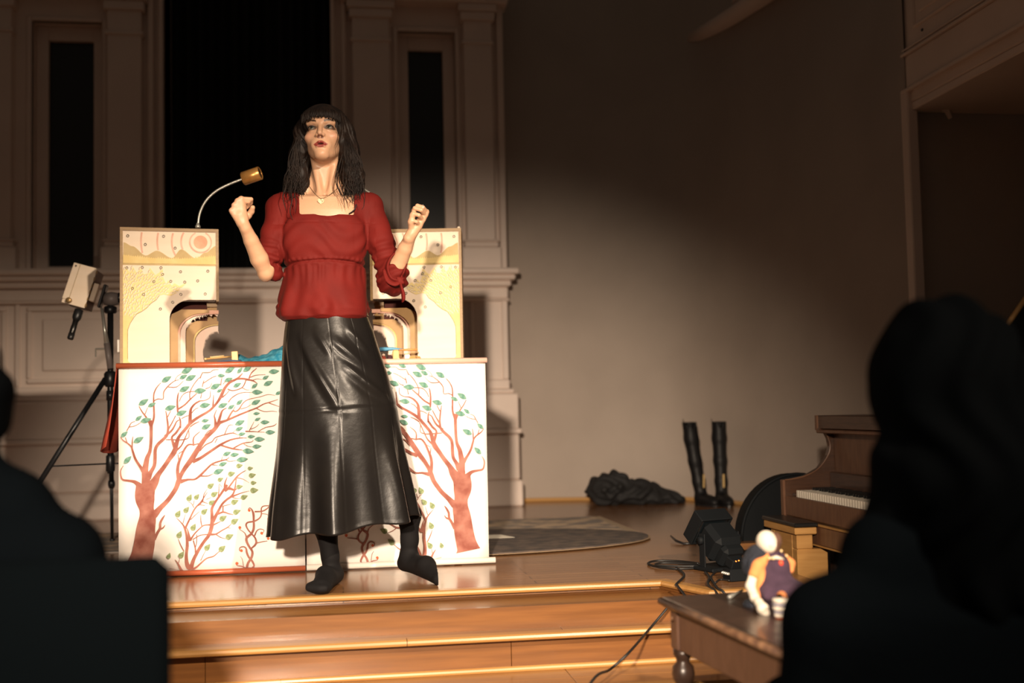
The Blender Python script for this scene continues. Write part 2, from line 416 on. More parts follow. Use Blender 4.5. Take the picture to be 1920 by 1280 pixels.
# mouldings at the edge of the central recess and the right end
for (a, b) in ((-1.20, -1.165), (-1.135, -1.105), (-.04, -.012), (.03, .06), (1.06, 1.105)):
    wpart('edge_moulding', [(a, b, WY - .02, WY + .06, 1.50, TOPZ)], .008)
wpart('upper_cornice', [(.02, 1.135, WY - .10, WY + .1, 3.33, 3.37), (.0, 1.15, WY - .13, WY + .1, 3.37, 3.43), (-2.4, -1.18, WY - .10, WY + .1, 3.33, 3.37), (-2.4, -1.16, WY - .13, WY + .1, 3.37, 3.43)], .01)
# ledge and dado mouldings, stepped like the end profile
wpart('dado_ledge', [(-4.5, 1.165, WY - .14, WY + .1, 1.515, 1.555), (-4.5, 1.145, WY - .11, WY + .1, 1.48, 1.515), (-4.5, 1.12, WY - .075, WY + .1, 1.44, 1.48)], .01)
wpart('dado_rail', [(-4.5, 1.105, WY - .03, WY + .1, 1.36, 1.44), (-4.5, 1.112, WY - .045, WY + .1, 1.345, 1.362), (-4.5, 1.105, WY - .03, WY + .1, .76, .83),
      (-4.5, 1.128, WY - .07, WY + .1, .735, .765), (-4.5, 1.15, WY - .09, WY + .1, .50, .735), (-4.5, 1.165, WY - .115, WY + .1, .47, .505)], .01)
wpart('dado_base', [(-4.5, 1.15, WY - .09, WY + .1, .17, .47), (-4.5, 1.165, WY - .115, WY + .1, .0, .17)], .012)
def panel(x0, x1, z0, z1):
    t = .03; y = WY
    wpart('panel_moulding', [(x0, x1, y - .022, y + .01, z1 - t, z1), (x0, x1, y - .022, y + .01, z0, z0 + t), (x0, x0 + t, y - .0221, y + .011, z0 + t, z1 - t), (x1 - t, x1, y - .0221, y + .011, z0 + t, z1 - t)], .008)
    wpart('raised_panel', [(x0 + .09, x1 - .09, y - .015, y + .01, z0 + .075, z1 - .075)], .01)
for a, b in ((-2.62, -2.05), (-1.93, -1.30), (.13, .80)): panel(a, b, .85, 1.33)
for a, b in ((-2.0, -1.97), (-1.255, -1.225), (.845, .87), (1.06, 1.10)): wpart('panel_stile', [(a, b, WY - .02, WY + .02, .83, 1.36)], .006)
for a in (-1.30, -.60, .25): wpart('base_joint', [(a, a + .02, WY - .095, WY - .05, .17, .47)], .002)
# black curtain hanging in the recess
cb = MB(); rows = []
for zi in range(9):
    z = 1.46 + (TOPZ - 1.46) * zi / 8
    rows.append([(-1.13 + 1.13 * i / 150, WY + .36 + .035 * math.sin(i * .62 + .4 * math.sin(i * .17)) + .01 * math.sin(i * 1.9 + zi * .3), z) for i in range(151)])
cb.grid(rows)
cu = cb.build('curtain', DRAPE, None, True); tag(cu, 'black curtain hanging in the tall central wall recess', 'curtain')
so = cu.modifiers.new('t', 'SOLIDIFY'); so.thickness = .006
wpart('recess_side', [(-1.125, -1.105, WY + .06, WY + .5, 1.45, TOPZ), (-.04, -.02, WY + .06, WY + .5, 1.45, TOPZ), (-1.125, -.02, WY + .05, WY + .5, 1.42, 1.45)], 0)
wpart('recess_back', [(-1.13, -.02, WY + .46, WY + .5, 1.45, TOPZ)], 0, DRAPE)
# ---- plain curved plaster wall at the right
plan = [(1.0, 7.66), (1.25, 7.68), (1.6, 7.62), (1.95, 7.52), (2.2, 7.40), (2.36, 7.2), (2.47, 6.9), (2.56, 6.5), (2.64, 6.1), (2.71, 5.7), (2.785, 5.2)]
plan = [(p[0], p[1]) for p in catmull(plan, 5)]
rows = [[(x, y, z) for x, y in plan] for z in (-.03, TOPZ)] + [[(x + .12, y + .12, z) for x, y in plan] for z in (TOPZ, -.03)]
wr = MB().grid(rows); wr.grid([rows[3], rows[0]])
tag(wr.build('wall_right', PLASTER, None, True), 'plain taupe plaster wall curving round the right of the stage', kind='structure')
SHOE = mat('golden_shoe_moulding', (0.52, 0.29, 0.10), .4)
sk = MB().tube([(x - .008, y - .012, .012) for x, y in plan if y > 5.05], .014, 8)
tag(sk.build('baseboard_right', SHOE), 'thin golden wooden strip along the foot of the curved wall', kind='structure')
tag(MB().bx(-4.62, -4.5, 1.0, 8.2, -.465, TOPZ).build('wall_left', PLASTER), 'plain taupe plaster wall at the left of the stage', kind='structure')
# alcove under the balcony
wa = MB().bx(3.55, 3.6, 1.5, 5.35, -.465, 4.6)
wa.bx(2.80, 3.6, 5.27, 5.32, -.465, 4.6)
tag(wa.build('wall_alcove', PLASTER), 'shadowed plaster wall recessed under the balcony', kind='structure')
bal = thing('balcony', (0, 0, 0), 'cream panelled balcony front above the right hand alcove', kind='structure')
bp = lambda n, boxes, bev=.006: (lambda mb: [mb.bx(*b, bev) for b in boxes] and mb.build(n, PAINT, bal))(MB())
bp('corner_post', [(2.775, 2.83, 5.17, 5.24, -.1, 2.17)])
bp('soffit', [(2.80, 3.6, 1.5, 5.22, 2.06, 2.1)])
bp('beam', [(2.79, 2.85, 1.5, 5.22, 2.16, 2.335), (2.795, 2.86, 1.5, 5.22, 2.10, 2.16)])
bp('beam_fillet', [(2.776, 2.85, 1.5, 5.225, 2.335, 2.35), (2.782, 2.85, 1.5, 5.222, 2.362, 2.372), (2.77, 2.85, 1.5, 5.225, 2.15, 2.168)], .003)
bp('parapet', [(2.80, 2.85, 1.5, 5.22, 2.35, 3.3)])
for k in range(4):
    y1 = 5.12 - k * .62; y0 = y1 - .5
    t = .018
    bp('panel_moulding', [(2.788, 2.81, y0, y1, 2.45, 2.45 + t), (2.788, 2.81, y0, y1, 2.95, 2.95 + t), (2.788, 2.81, y0, y0 + t, 2.45 + t, 2.95), (2.788, 2.81, y1 - t, y1, 2.45 + t, 2.95)])
    bp('raised_panel', [(2.79, 2.81, y0 + .06, y1 - .06, 2.51, 2.91)])
MB().tube([(2.86, 5.17, 2.09), (2.94, 5.17, 2.085), (2.985, 5.17, 2.06), (3.0, 5.17, 2.02)], [.016, .018, .016, .010], 8).build('bracket', PAINT, bal)
# screw holes showing as small dark marks on the beam
for (y, z) in ((5.02, 2.41), (4.55, 2.16)): MB().lathe([(.008, 0), (.008, .004)], 8, (2.789, y, z), (0, -PI / 2, 0)).build('bolt', BLACKISH, bal)
# end of the upper gallery rail on the curved wall
gal = thing('gallery_ledge', (0, 0, 0), 'end of an upper gallery rail projecting from the curved wall', kind='structure')
gp = [(2.40, 7.26, 3.09), (2.47, 6.95, 3.09), (2.54, 6.55, 3.09), (2.61, 6.15, 3.09), (2.68, 5.8, 3.09)]
MB().tube(gp, .075, 12, True, .75).build('ledge', PAINT, gal, True)
for k, (x, y) in enumerate(((2.50, 7.08), (2.535, 6.78), (2.575, 6.5), (2.62, 6.22))):
    MB().lathe([(.05, 3.17), (.05, 3.22), (.035, 3.24), (.03, 3.3), (.042, 3.5), (.03, 3.7), (.03, 4.2)], 12, (x, y, 0)).build('baluster', PAINT, gal, True)
# ================================================================== table with two painted scroll banners
WHITEPAPER = mat('banner_paper', (0.90, 0.86, 0.81), .8, col2=(0.87, 0.83, 0.77), nscale=2.5)
REDROD = mat('red_lacquer_rod', (0.42, 0.10, 0.045), .32)
PINKROD = mat('pale_pink_rod', (0.80, 0.50, 0.40), .4)
WHITEROD = mat('white_rod', (0.85, 0.78, 0.70), .45)
REDCLOTH = mat('red_cloth', (0.36, 0.05, 0.025), .8, col2=(0.30, 0.04, 0.02), nscale=20)
BARK = mat('painted_bark', (0.25, 0.072, 0.050), .85, col2=(0.42, 0.18, 0.135), nscale=18, ndetail=8)
TEAL = mat('painted_teal', (0.075, 0.215, 0.165), .85, col2=(0.21, 0.38, 0.29), nscale=2)
GREEN = mat('painted_green', (0.17, 0.23, 0.09), .85, col2=(0.33, 0.38, 0.22), nscale=2)
BERRY = mat('painted_berry', (0.70, 0.13, 0.05), .8)
TW0, TW1, TY, TZ = -.865, .595, 4.675, .836
tb = thing('folding_table', (0, 0, 0), 'folding table carrying the puppet theatre, hidden behind two painted banners', 'table')
MB().bx(TW0 + .01, TW1 - .01, TY + .015, TY + .72, TZ - .035, TZ, .006).build('tabletop', mat('table_laminate', (.35, .3, .25), .5), tb)
for x in (TW0 + .12, TW1 - .12):
    for y in (TY + .1, TY + .62): MB().tube([(x, y, .0145 if x > 0 and y > 5 else 0), (x, y, TZ - .035)], .016, 10).build('leg', mat('dark_steel', (.03, .03, .032), .35, .8), tb)
    MB().tube([(x, TY + .1, .25), (x, TY + .62, .25)], .01, 8).build('brace', MATS['dark_steel'], tb)
# red cloth over the table, falling at the left end
cl = MB(); rows = []
for i, (x, z) in enumerate(((TW1, TZ + .004), (0, TZ + .005), (TW0, TZ + .006), (TW0 - .012, TZ), (TW0 - .02, TZ - .06), (TW0 - .03, TZ - .14), (TW0 - .038, TZ - .22), (TW0 - .045, TZ - .30))):
    row = []
    for j in range(25):
        v = j / 24; w = max(0, i - 3); dz = 0
        if w: dz = -.05 * math.sin(v * 7 + .4) * (w / 4)
        row.append((x + w * .006 * math.sin(v * 21 + i * .4) - w * .004, TY + .02 + v * .7, z + dz))
    rows.append(row)
cl.grid(rows); cl = cl.build('tablecloth', REDCLOTH, None, True); tag(cl, 'red cloth covering the table top and hanging past its left end', 'tablecloth')
so = cl.modifiers.new('t', 'SOLIDIFY'); so.thickness = .003; so.offset = 1

# ---- the painting, traced as strokes (crop, points x y width in eighths of a photo pixel), carried onto the banner plane
CR = {1: (215, 675), 2: (375, 675), 3: (215, 795), 4: (375, 795), 5: (215, 915), 6: (375, 915)}
STROKES = [
 (5, [(462,-60,270),(462,0,275),(451,100,278),(460,200,262),(480,320,205),(493,450,240),(468,600,267),(450,800,293),(418,980,305),(390,1080,330),(380,1130,380)]),
 (3, [(470,930,130),(468,800,112),(455,700,90),(470,600,75),(490,500,62),(530,400,45),(545,250,42),(548,50,46),(545,-20,42),(545,-60,40)]),
 (1, [(545,1000,34),(510,920,25),(470,850,22),(410,770,16),(365,690,10)]), (1, [(545,1010,34),(565,950,30),(590,850,28),(588,700,24),(585,600,20),(590,500,18),(630,410,14),(690,340,7)]),
 (1, [(455,810,12),(495,710,7)]), (1, [(590,610,14),(650,580,12),(728,580,11),(735,480,15),(790,400,15),(850,345,11),(900,310,8),(970,290,5)]),
 (1, [(905,300,8),(940,240,6),(1000,205,5)]), (1, [(800,400,11),(930,400,10),(1030,310,5)]),
 (3, [(430,700,64),(380,630,40),(310,520,34),(270,400,28),(250,340,24),(200,290,20),(130,245,16),(90,195,9)]), (3, [(185,275,14),(160,195,8)]),
 (3, [(262,360,20),(265,250,14),(275,185,7)]), (1, [(180,1060,12),(215,1000,14),(250,940,10),(310,915,5)]), (1, [(215,1000,10),(300,985,8),(390,935,5)]),
 (3, [(440,980,110),(350,900,70),(290,860,45),(200,845,32),(130,835,28),(100,800,22),(88,700,14),(130,620,5)]),
 (3, [(500,810,90),(540,720,60),(595,620,48),(605,500,48),(610,380,45),(650,300,45),(740,215,42),(790,150,36),(800,40,26),(790,-60,24),(775,-160,14),(765,-200,9)]),
 (1, [(795,850,15),(840,760,9)]), (1, [(800,1040,26),(860,940,16),(915,830,12)]), (1, [(750,1140,32),(850,1060,28),(900,980,22),(930,920,16),(980,890,10)]),
 (3, [(520,980,160),(600,860,120),(650,760,75),(740,640,62),(820,520,62),(890,420,75),(920,330,58),(940,250,55),(970,180,42),(1080,50,46),(1110,10,44),(1190,-60,42),(1280,-120,36),(1430,-210,32),(1540,-330,34),(1600,-430,44),(1650,-540,40),(1730,-630,34),(1840,-685,28),(1900,-745,16),(1920,-765,7)]),
 (3, [(905,350,54),(870,260,36),(860,190,28),(920,130,32),(975,50,30),(985,40,28),(985,-60,20),(965,-110,10)]),
 (1, [(770,1190,11),(860,1190,14),(960,1195,14),(1060,1185,12),(1115,1150,10),(1110,1050,10),(1130,1010,14)]),
 (3, [(930,390,26),(1000,320,20),(1050,220,16),(1110,80,12)]),
 (1, [(950,800,16),(945,740,28),(940,620,24),(950,520,18),(965,480,6)]), (1, [(950,735,24),(1050,670,22),(1130,590,20),(1230,500,12)]),
 (1, [(1130,590,14),(1130,480,12),(1190,360,12),(1270,260,9)]), (1, [(970,620,10),(1000,550,10),(1060,490,10),(1150,470,10),(1210,470,7)]),
 (1, [(1130,960,54),(1135,800,44),(1150,720,32),(1210,650,26),(1280,610,20)]), (1, [(1150,800,12),(1200,740,10),(1260,710,5)]),
 (1, [(1000,880,9),(1060,845,10),(1110,830,10)]), (1, [(1130,1000,16),(1200,950,16),(1270,920,8)]),
 (3, [(1185,320,22),(1185,200,16),(1280,110,7)]),
 (2, [(0,610,14),(80,600,10),(150,555,10),(155,460,6)]), (2, [(0,270,16),(40,180,8)]), (2, [(45,185,8),(150,180,8),(200,145,6),(280,140,5)]),
 (2, [(35,400,12),(45,350,12),(60,300,7)]), (2, [(50,345,10),(180,260,8),(250,235,5)]), (2, [(10,570,12),(30,480,7)]), (2, [(80,430,10),(150,400,8),(180,340,5)]),
 (2, [(195,700,26),(200,600,14),(205,520,6)]), (2, [(310,380,10),(320,310,10),(330,260,5)]), (2, [(345,360,10),(380,320,5)]),
 (2, [(550,280,24),(640,275,26),(720,290,28),(800,310,20),(860,350,8)]), (2, [(735,275,20),(770,190,16),(850,120,8)]), (2, [(755,255,12),(840,225,10),(980,215,5)]),
 (2, [(790,300,10),(860,280,8),(930,290,5)]), (2, [(690,300,14),(650,390,14),(590,430,12),(490,455,12),(415,430,14)]), (2, [(630,410,8),(700,445,8),(740,445,4)]),
 (2, [(330,560,16),(400,500,10),(440,450,7)]), (2, [(425,630,14),(480,560,12),(580,500,10),(680,480,8),(775,485,5)]),
 (5, [(560,420,120),(600,390,105),(680,300,75),(790,190,64),(870,80,64),(920,0,64),(960,-110,70),(990,-190,58),(1060,-310,62),(1150,-430,75),(1220,-540,75),(1270,-620,70),(1350,-740,60),(1430,-820,58),(1500,-890,58),(1560,-970,56),(1590,-990,44),(1680,-1020,30),(1840,-1090,26),(2000,-1155,24),(2130,-1205,22),(2230,-1260,18),(2310,-1285,18),(2450,-1330,9)]),
 (2, [(1030,640,16),(1170,690,10),(1260,720,6)]), (2, [(850,725,14),(960,770,12),(1080,765,10),(1160,775,7)]),
 (2, [(240,1010,54),(225,880,24),(215,830,16),(250,740,7)]), (2, [(260,990,44),(310,820,34),(340,750,20),(400,715,8)]),
 (2, [(410,895,26),(490,760,22),(530,770,16),(590,730,20),(640,650,12),(720,590,12),(900,550,10),(1020,515,10),(1130,530,5)]), (2, [(610,730,10),(700,705,8),(765,665,4)]),
 (2, [(490,760,10),(530,690,7)]), (2, [(70,1130,12),(130,1060,10),(200,1030,7)]),
 (3, [(965,860,54),(945,720,45),(955,600,40),(1000,480,30),(1050,370,28),(1110,305,22),(1190,305,16),(1280,285,14)]), (3, [(965,550,16),(950,450,8)]), (3, [(960,440,9),(1050,380,8)]),
 (4, [(0,400,14),(80,310,16),(180,260,14),(230,200,14),(350,160,14),(490,130,14),(570,160,6)]), (4, [(370,150,12),(430,20,8),(500,10,4)]), (4, [(490,130,8),(525,90,4)]), (4, [(225,275,10),(260,210,10)]),
 (3, [(1170,560,56),(1280,510,42),(1430,410,36),(1580,310,32),(1730,235,22),(1870,205,16),(1980,205,6)]), (4, [(310,312,22),(490,365,22),(640,385,8)]), (4, [(495,362,18),(640,285,16),(770,265,10),(800,235,5)]),
 (4, [(650,290,10),(720,330,8),(785,340,4)]), (4, [(590,205,8),(600,175,5)]),
 (2, [(680,1065,20),(800,1070,14),(970,1080,6)]), (2, [(740,1055,14),(780,980,8),(810,920,5)]), (2, [(760,1035,10),(840,1000,8),(890,950,4)]), (2, [(870,1070,10),(980,1010,12),(1100,985,14),(1150,950,7)]),
 (3, [(985,860,60),(1100,830,28),(1200,825,24),(1280,770,32),(1380,670,26),(1470,590,22),(1600,545,18),(1680,525,12),(1720,490,5)]), (4, [(390,530,12),(440,555,8),(545,540,4)]), (4, [(320,545,8),(340,480,4)]), (4, [(180,605,13),(270,618,4)]), (4, [(0,775,18),(120,775,12),(195,740,4)]),
 (5, [(595,770,44),(640,670,40),(680,600,36),(685,520,34),(720,450,28),(755,400,8)]), (5, [(680,615,26),(730,590,20),(755,550,8)]),
 # second shrub
 (5, [(1160,1235,80),(1090,1150,60),(1075,1000,42),(1090,860,44),(1080,720,32),(1055,610,28),(1020,540,18),(930,445,6)]), (5, [(1055,610,28),(1130,450,24),(1200,310,22),(1290,210,18),(1330,150,14),(1390,60,6)]),
 (5, [(1190,290,12),(1150,225,8),(1105,205,5)]), (5, [(1180,250,10),(1195,180,5)]), (5, [(1025,525,10),(1045,450,8),(1060,390,5)]), (5, [(1140,470,11),(1200,410,10),(1270,350,6)]),
 (5, [(1140,1215,66),(1180,1080,50),(1240,960,46),(1280,890,46),(1340,800,44),(1420,690,50),(1460,540,56),(1460,400,42),(1460,300,38),(1520,190,32),(1590,90,32),(1650,0,32),(1690,-50,36)]),
 (6, [(190,500,56),(270,350,38),(330,240,32),(400,170,30),(480,110,30),(520,20,20),(545,-150,10)]), (4, [(370,1000,40),(430,960,42),(520,985,20),(550,960,8)]), (4, [(370,990,34),(375,880,22),(410,790,6)]),
 (4, [(430,950,24),(540,800,22),(620,730,14),(690,690,4)]), (4, [(550,800,12),(640,820,9),(740,880,4)]), (4, [(490,1080,26),(620,1030,12),(740,1000,5)]), (6, [(480,130,14),(540,150,8),(610,150,4)]),
 (6, [(350,265,10),(465,235,5)]), (6, [(345,260,14),(345,360,20)]), (6, [(270,385,26),(350,355,22),(430,380,14),(500,395,5)]), (6, [(195,550,22),(260,520,14),(310,495,5)]),
 (6, [(165,690,32),(240,685,20),(330,630,16),(420,580,12),(470,530,5)]), (6, [(420,590,8),(465,600,4)]), (6, [(240,690,14),(310,735,10),(385,755,5)]), (6, [(160,545,18),(60,555,14),(0,600,16),(-80,680,20),(-140,770,30)]),
 (6, [(10,400,6),(15,500,14),(30,570,14)]), (6, [(120,690,12),(0,705,12),(-110,770,14)]), (5, [(1130,790,50),(1100,640,16),(1075,590,10)]), (5, [(1180,780,16),(1210,900,18),(1215,970,22)]), (5, [(1230,690,10),(1230,800,12),(1215,880,10)]),
 (5, [(1040,945,14),(990,850,14),(955,760,5)]), (5, [(1010,1255,44),(950,1130,20),(905,1070,5)]), (5, [(960,1120,10),(975,1050,4)]), (5, [(820,1200,5),(970,1250,9)]),
 (5, [(1150,1230,44),(1230,1180,24),(1290,1125,22),(1380,1050,18),(1480,1020,16),(1540,970,10),(1580,940,5)]), (6, [(10,1085,12),(50,1000,8),(85,935,5)]),
 (4, [(-30,1220,22),(40,1150,16),(60,1050,10),(110,970,5)]), (4, [(40,1160,14),(120,1190,5)]), (4, [(0,1205,10),(75,1220,5)]), (4, [(90,1130,6),(170,1095,4)]), (4, [(275,1080,14),(285,980,10),(285,900,5)]), (4, [(290,890,8),(330,940,5)]),
 # curling vine
 (6, [(700,1200,36),(720,1120,32),(770,1040,34),(785,950,34),(740,880,32),(700,800,36),(700,740,36),(770,680,32),(805,600,34),(805,480,30),(800,380,34),(770,310,18),(740,295,12),(722,320,8)]),
 (6, [(700,1205,24),(770,1195,22),(810,1160,24),(780,1090,30),(730,1030,30),(700,960,30),(690,900,24),(650,875,18),(600,890,14),(590,930,10),(620,950,7)]),
 (6, [(770,900,20),(840,830,30),(830,750,26),(780,690,22),(720,620,22),(690,550,24),(720,510,22),(810,495,24),(890,450,20),(920,390,20),(920,300,18),(960,265,16),(1050,260,14),(1130,240,12),(1180,180,8)]),
 (6, [(820,350,22),(930,345,20),(1000,310,18),(1050,270,14),(1120,290,10),(1170,340,7)]), (6, [(850,820,16),(940,800,12),(1010,790,7)]), (6, [(820,710,22),(850,640,16),(900,610,12),(960,630,10),(940,670,7)]),
 (6, [(700,750,26),(670,670,14),(590,615,7)]), (6, [(690,1205,22),(630,1170,14),(560,1160,10),(535,1130,7)]), (6, [(650,1165,8),(635,1070,8),(605,1020,5)]), (6, [(930,380,10),(1000,390,10),(1040,420,7)]),
]
LEAF_T = [(1,1085,155,170,-22),(1,1033,248,125,-25),(1,1145,262,165,-25),(1,780,283,160,-30),(1,1050,430,165,-25),(1,435,628,165,-32),(1,560,668,125,-25),(1,838,712,165,-15),(1,1005,790,165,-20),(1,362,868,115,-38),(1,470,900,165,-15),(1,145,1110,125,-40),(1,360,1192,165,-28),
 (3,195,532,150,-45),(2,100,125,125,-20),(2,330,125,110,-15),(2,450,145,150,-25),(2,600,150,110,-50),(2,710,130,140,-30),(2,905,110,110,15),(2,1110,170,160,-5),(2,985,260,110,-30),(2,1025,345,155,-25),(2,430,290,130,-20),(2,560,370,125,-25),(2,820,385,115,-40),(2,235,390,160,-25),(2,320,230,110,0),(2,295,455,90,-30),(2,5,458,175,-5),
 (2,860,480,165,0),(2,1180,490,110,-30),(2,75,675,160,-10),(2,345,675,145,-20),(2,595,628,115,-38),(2,840,630,150,-25),(2,470,700,110,-30),(2,850,800,105,-5),(2,865,885,100,-25),(2,975,930,140,-3),(2,80,905,110,-8),(2,95,995,150,-25),(2,600,935,155,-22),(2,590,1027,120,-20),(2,630,1105,110,-10),(2,1055,1080,150,-2),(2,770,1145,115,-5),(2,895,1185,160,0),
 (4,853,333,140,-5),(4,725,403,175,8),(4,405,440,125,-20),(4,520,455,130,-8),(4,635,528,170,-5),(4,345,595,125,-18),(4,280,705,160,-20)]
LEAF_G = [(4,595,620,100,-10),(4,755,660,85,-10),(4,475,740,110,-15),(4,785,765,110,-15),(4,310,825,90,-25),(4,805,878,90,-5),(4,165,920,110,-35),(4,595,935,100,-10),(4,815,990,125,-5),(4,220,1045,110,-30),(4,180,1170,100,-35),(4,665,1090,110,-20),(4,525,1160,115,-20),(6,70,345,110,-40),(6,555,350,115,-20),(6,350,445,120,-30),(6,525,490,120,-30),(6,445,720,125,-25),(6,115,880,115,-50),(6,335,900,120,-40),
 (5,1125,140,115,-62),(5,1235,125,100,-50),(5,955,380,115,-60),(5,1080,320,110,-50),(5,1185,580,115,-60),(5,975,690,115,-65),(5,1005,995,115,-55),(5,815,1010,90,-70)]
BERRIES = [(738,330),(1028,458),(597,588),(925,672),(1023,752),(620,933),(553,1125)]
def bpt(c, x, y):
    p = at(CR[c][0] + x / 8, CR[c][1] + y / 8, TY - .012); return p[0], p[2]
PXM = 1 / 8 * 4.55 / FPX           # metres for one traced unit
XMID = -.139
def leaf_mesh(name, m, k):
    pts = [(-.5 + t, k * .5 * math.sin(PI * t ** (.85 if k < .6 else .62)) * (1 if k < .6 else .95)) for t in [i / 10 for i in range(11)]]
    poly = pts + [(x, -z) for x, z in pts[-2:0:-1]]
    return MB().prism(poly, -.5, .5).mesh(name, m)
LT, LG = leaf_mesh('painted_leaf', TEAL, .46), leaf_mesh('painted_leaf', GREEN, .70)
BM = MB().lathe([(.5, -.5), (.5, .5)], 14, (0, 0, 0), (PI / 2, 0, 0)).mesh('painted_berry', BERRY)
def banner(mir, x0, x1, label, top_m, bot_m, z0, z1):
    sg = -1 if mir else 1
    r = thing('painted_banner', (0, 0, 0), label, 'banner', group=None)
    f = (lambda x: 2 * XMID - x) if mir else (lambda x: x)
    sh = MB(); rows = []
    for i in range(13):
        z = z0 + (z1 - z0) * i / 12
        rows.append([(x0 + (x1 - x0) * j / 16, TY - .008 + .0025 * math.sin(i * 1.1 + .5) * (0.3 + .7 * abs(j / 8 - 1)) + .0012 * math.sin(j * .8), z) for j in range(17)])
    sh.grid(rows); s_ = sh.build('sheet', WHITEPAPER, r, True); so = s_.modifiers.new('t', 'SOLIDIFY'); so.thickness = .0012; so.offset = -1
    MB().tube([(x0 - (0 if mir else .008), TY - .012, z1 + .004), (x1 + (.006 if mir else .001), TY - .012, z1 + .004)], .0115, 12).build('top_rod', top_m, r, True)
    MB().tube([(x0 - (0 if mir else .004), TY - .014, z0), (x1 + (.025 if mir else .001), TY - .014, z0)], .0125 if mir else .011, 12).build('bottom_rod', bot_m, r, True)
    tr = MB(); ya = TY - .0125
    for n, (c, pts) in enumerate(STROKES):
        P = [(*bpt(c, x, y), w * PXM) for x, y, w in pts]
        P = [(f(x), z, w) for x, z, w in P]
        if len(P) > 2: P = [tuple(p) for p in catmull(P, 3)]
        L_, R_ = [], []
        for i, (x, z, w) in enumerate(P):
            a = P[max(i - 1, 0)]; b = P[min(i + 1, len(P) - 1)]; dx, dz = b[0] - a[0], b[1] - a[1]; l = math.hypot(dx, dz) or 1
            nx, nz = -dz / l * w / 2, dx / l * w / 2
            cl_ = lambda q: (min(max(q[0], x0 + .002), x1 - .002), ya - n * 6e-6, min(max(q[1], z0 + .012), z1 - .008))
            L_.append(cl_((x + nx, z + nz))); R_.append(cl_((x - nx, z - nz)))
        tr.grid([R_, L_] if not mir else [L_, R_])
    o = tr.build('painted_tree', BARK, r); so = o.modifiers.new('t', 'SOLIDIFY'); so.thickness = .0006; so.offset = -1
    ln = .0008
    for lst, me in ((LEAF_T, LT), (LEAF_G, LG)):
        for (c, x, y, s, a) in lst:
            X, Z = bpt(c, x, y); X = f(X); l = s * PXM
            if not (x0 + .01 < X < x1 - .005 and z0 + .02 < Z < z1 - .012): continue
            q = link('painted_leaf', me, r); q.location = (X, ya - .0016, Z); q.scale = (l, ln, l)
            an = math.radians(a); q.rotation_euler = (0, (an if not mir else PI - an), 0)
    for x, y in BERRIES:
        X, Z = bpt(6, x, y); X = f(X); q = link('painted_berry', BM, r); q.location = (X, ya - .0016, Z); q.scale = (.011, .0008, .011)
    return r
banner(False, -.866, XMID - .010, 'left scroll banner painted with wind-blown red trees, on a red bottom rod', REDROD, REDROD, .014, .828)
banner(True, XMID - .004, .592, 'right scroll banner painted with mirrored red trees, on a white bottom rod', PINKROD, WHITEROD, .016, .830)

# ================================================================== puppet theatre wings
CREAMW = mat('cream_ply', (0.85, 0.71, 0.56), .6, col2=(0.82, 0.67, 0.51), nscale=3, stretch=(1, 1, 8))
FRAMEW = mat('golden_frame_wood', (0.34, 0.21, 0.085), .5, col2=(0.27, 0.16, 0.06), nscale=4, stretch=(3, 3, 30))
YELLOWW = mat('yellow_wash', (0.78, 0.60, 0.26), .65, col2=(0.72, 0.53, 0.2), nscale=20)
HILLW = mat('tan_hills', (0.50, 0.36, 0.15), .65, col2=(0.58, 0.43, 0.2), nscale=18)
PINKW = mat('pink_wash', (0.72, 0.38, 0.27), .65, col2=(0.78, 0.48, 0.36), nscale=30)
SUNW = mat('coral_sun', (0.74, 0.32, 0.19), .6, col2=(0.80, 0.45, 0.28), nscale=22)
BROWNW = mat('brown_layer', (0.36, 0.21, 0.075), .6, col2=(0.44, 0.27, 0.11), nscale=9)
ICEW = mat('pink_cream_layer', (0.82, 0.62, 0.50), .6, col2=(0.80, 0.68, 0.56), nscale=14)
DARKRED = mat('dark_red_lining', (0.07, 0.018, 0.014), .9)
OUTL = mat('burnt_line', (0.26, 0.19, 0.07), .8)
EYE = mat('eyelet_metal', (0.12, 0.11, 0.10), .35, .8)
S9 = 180 / 1646.0
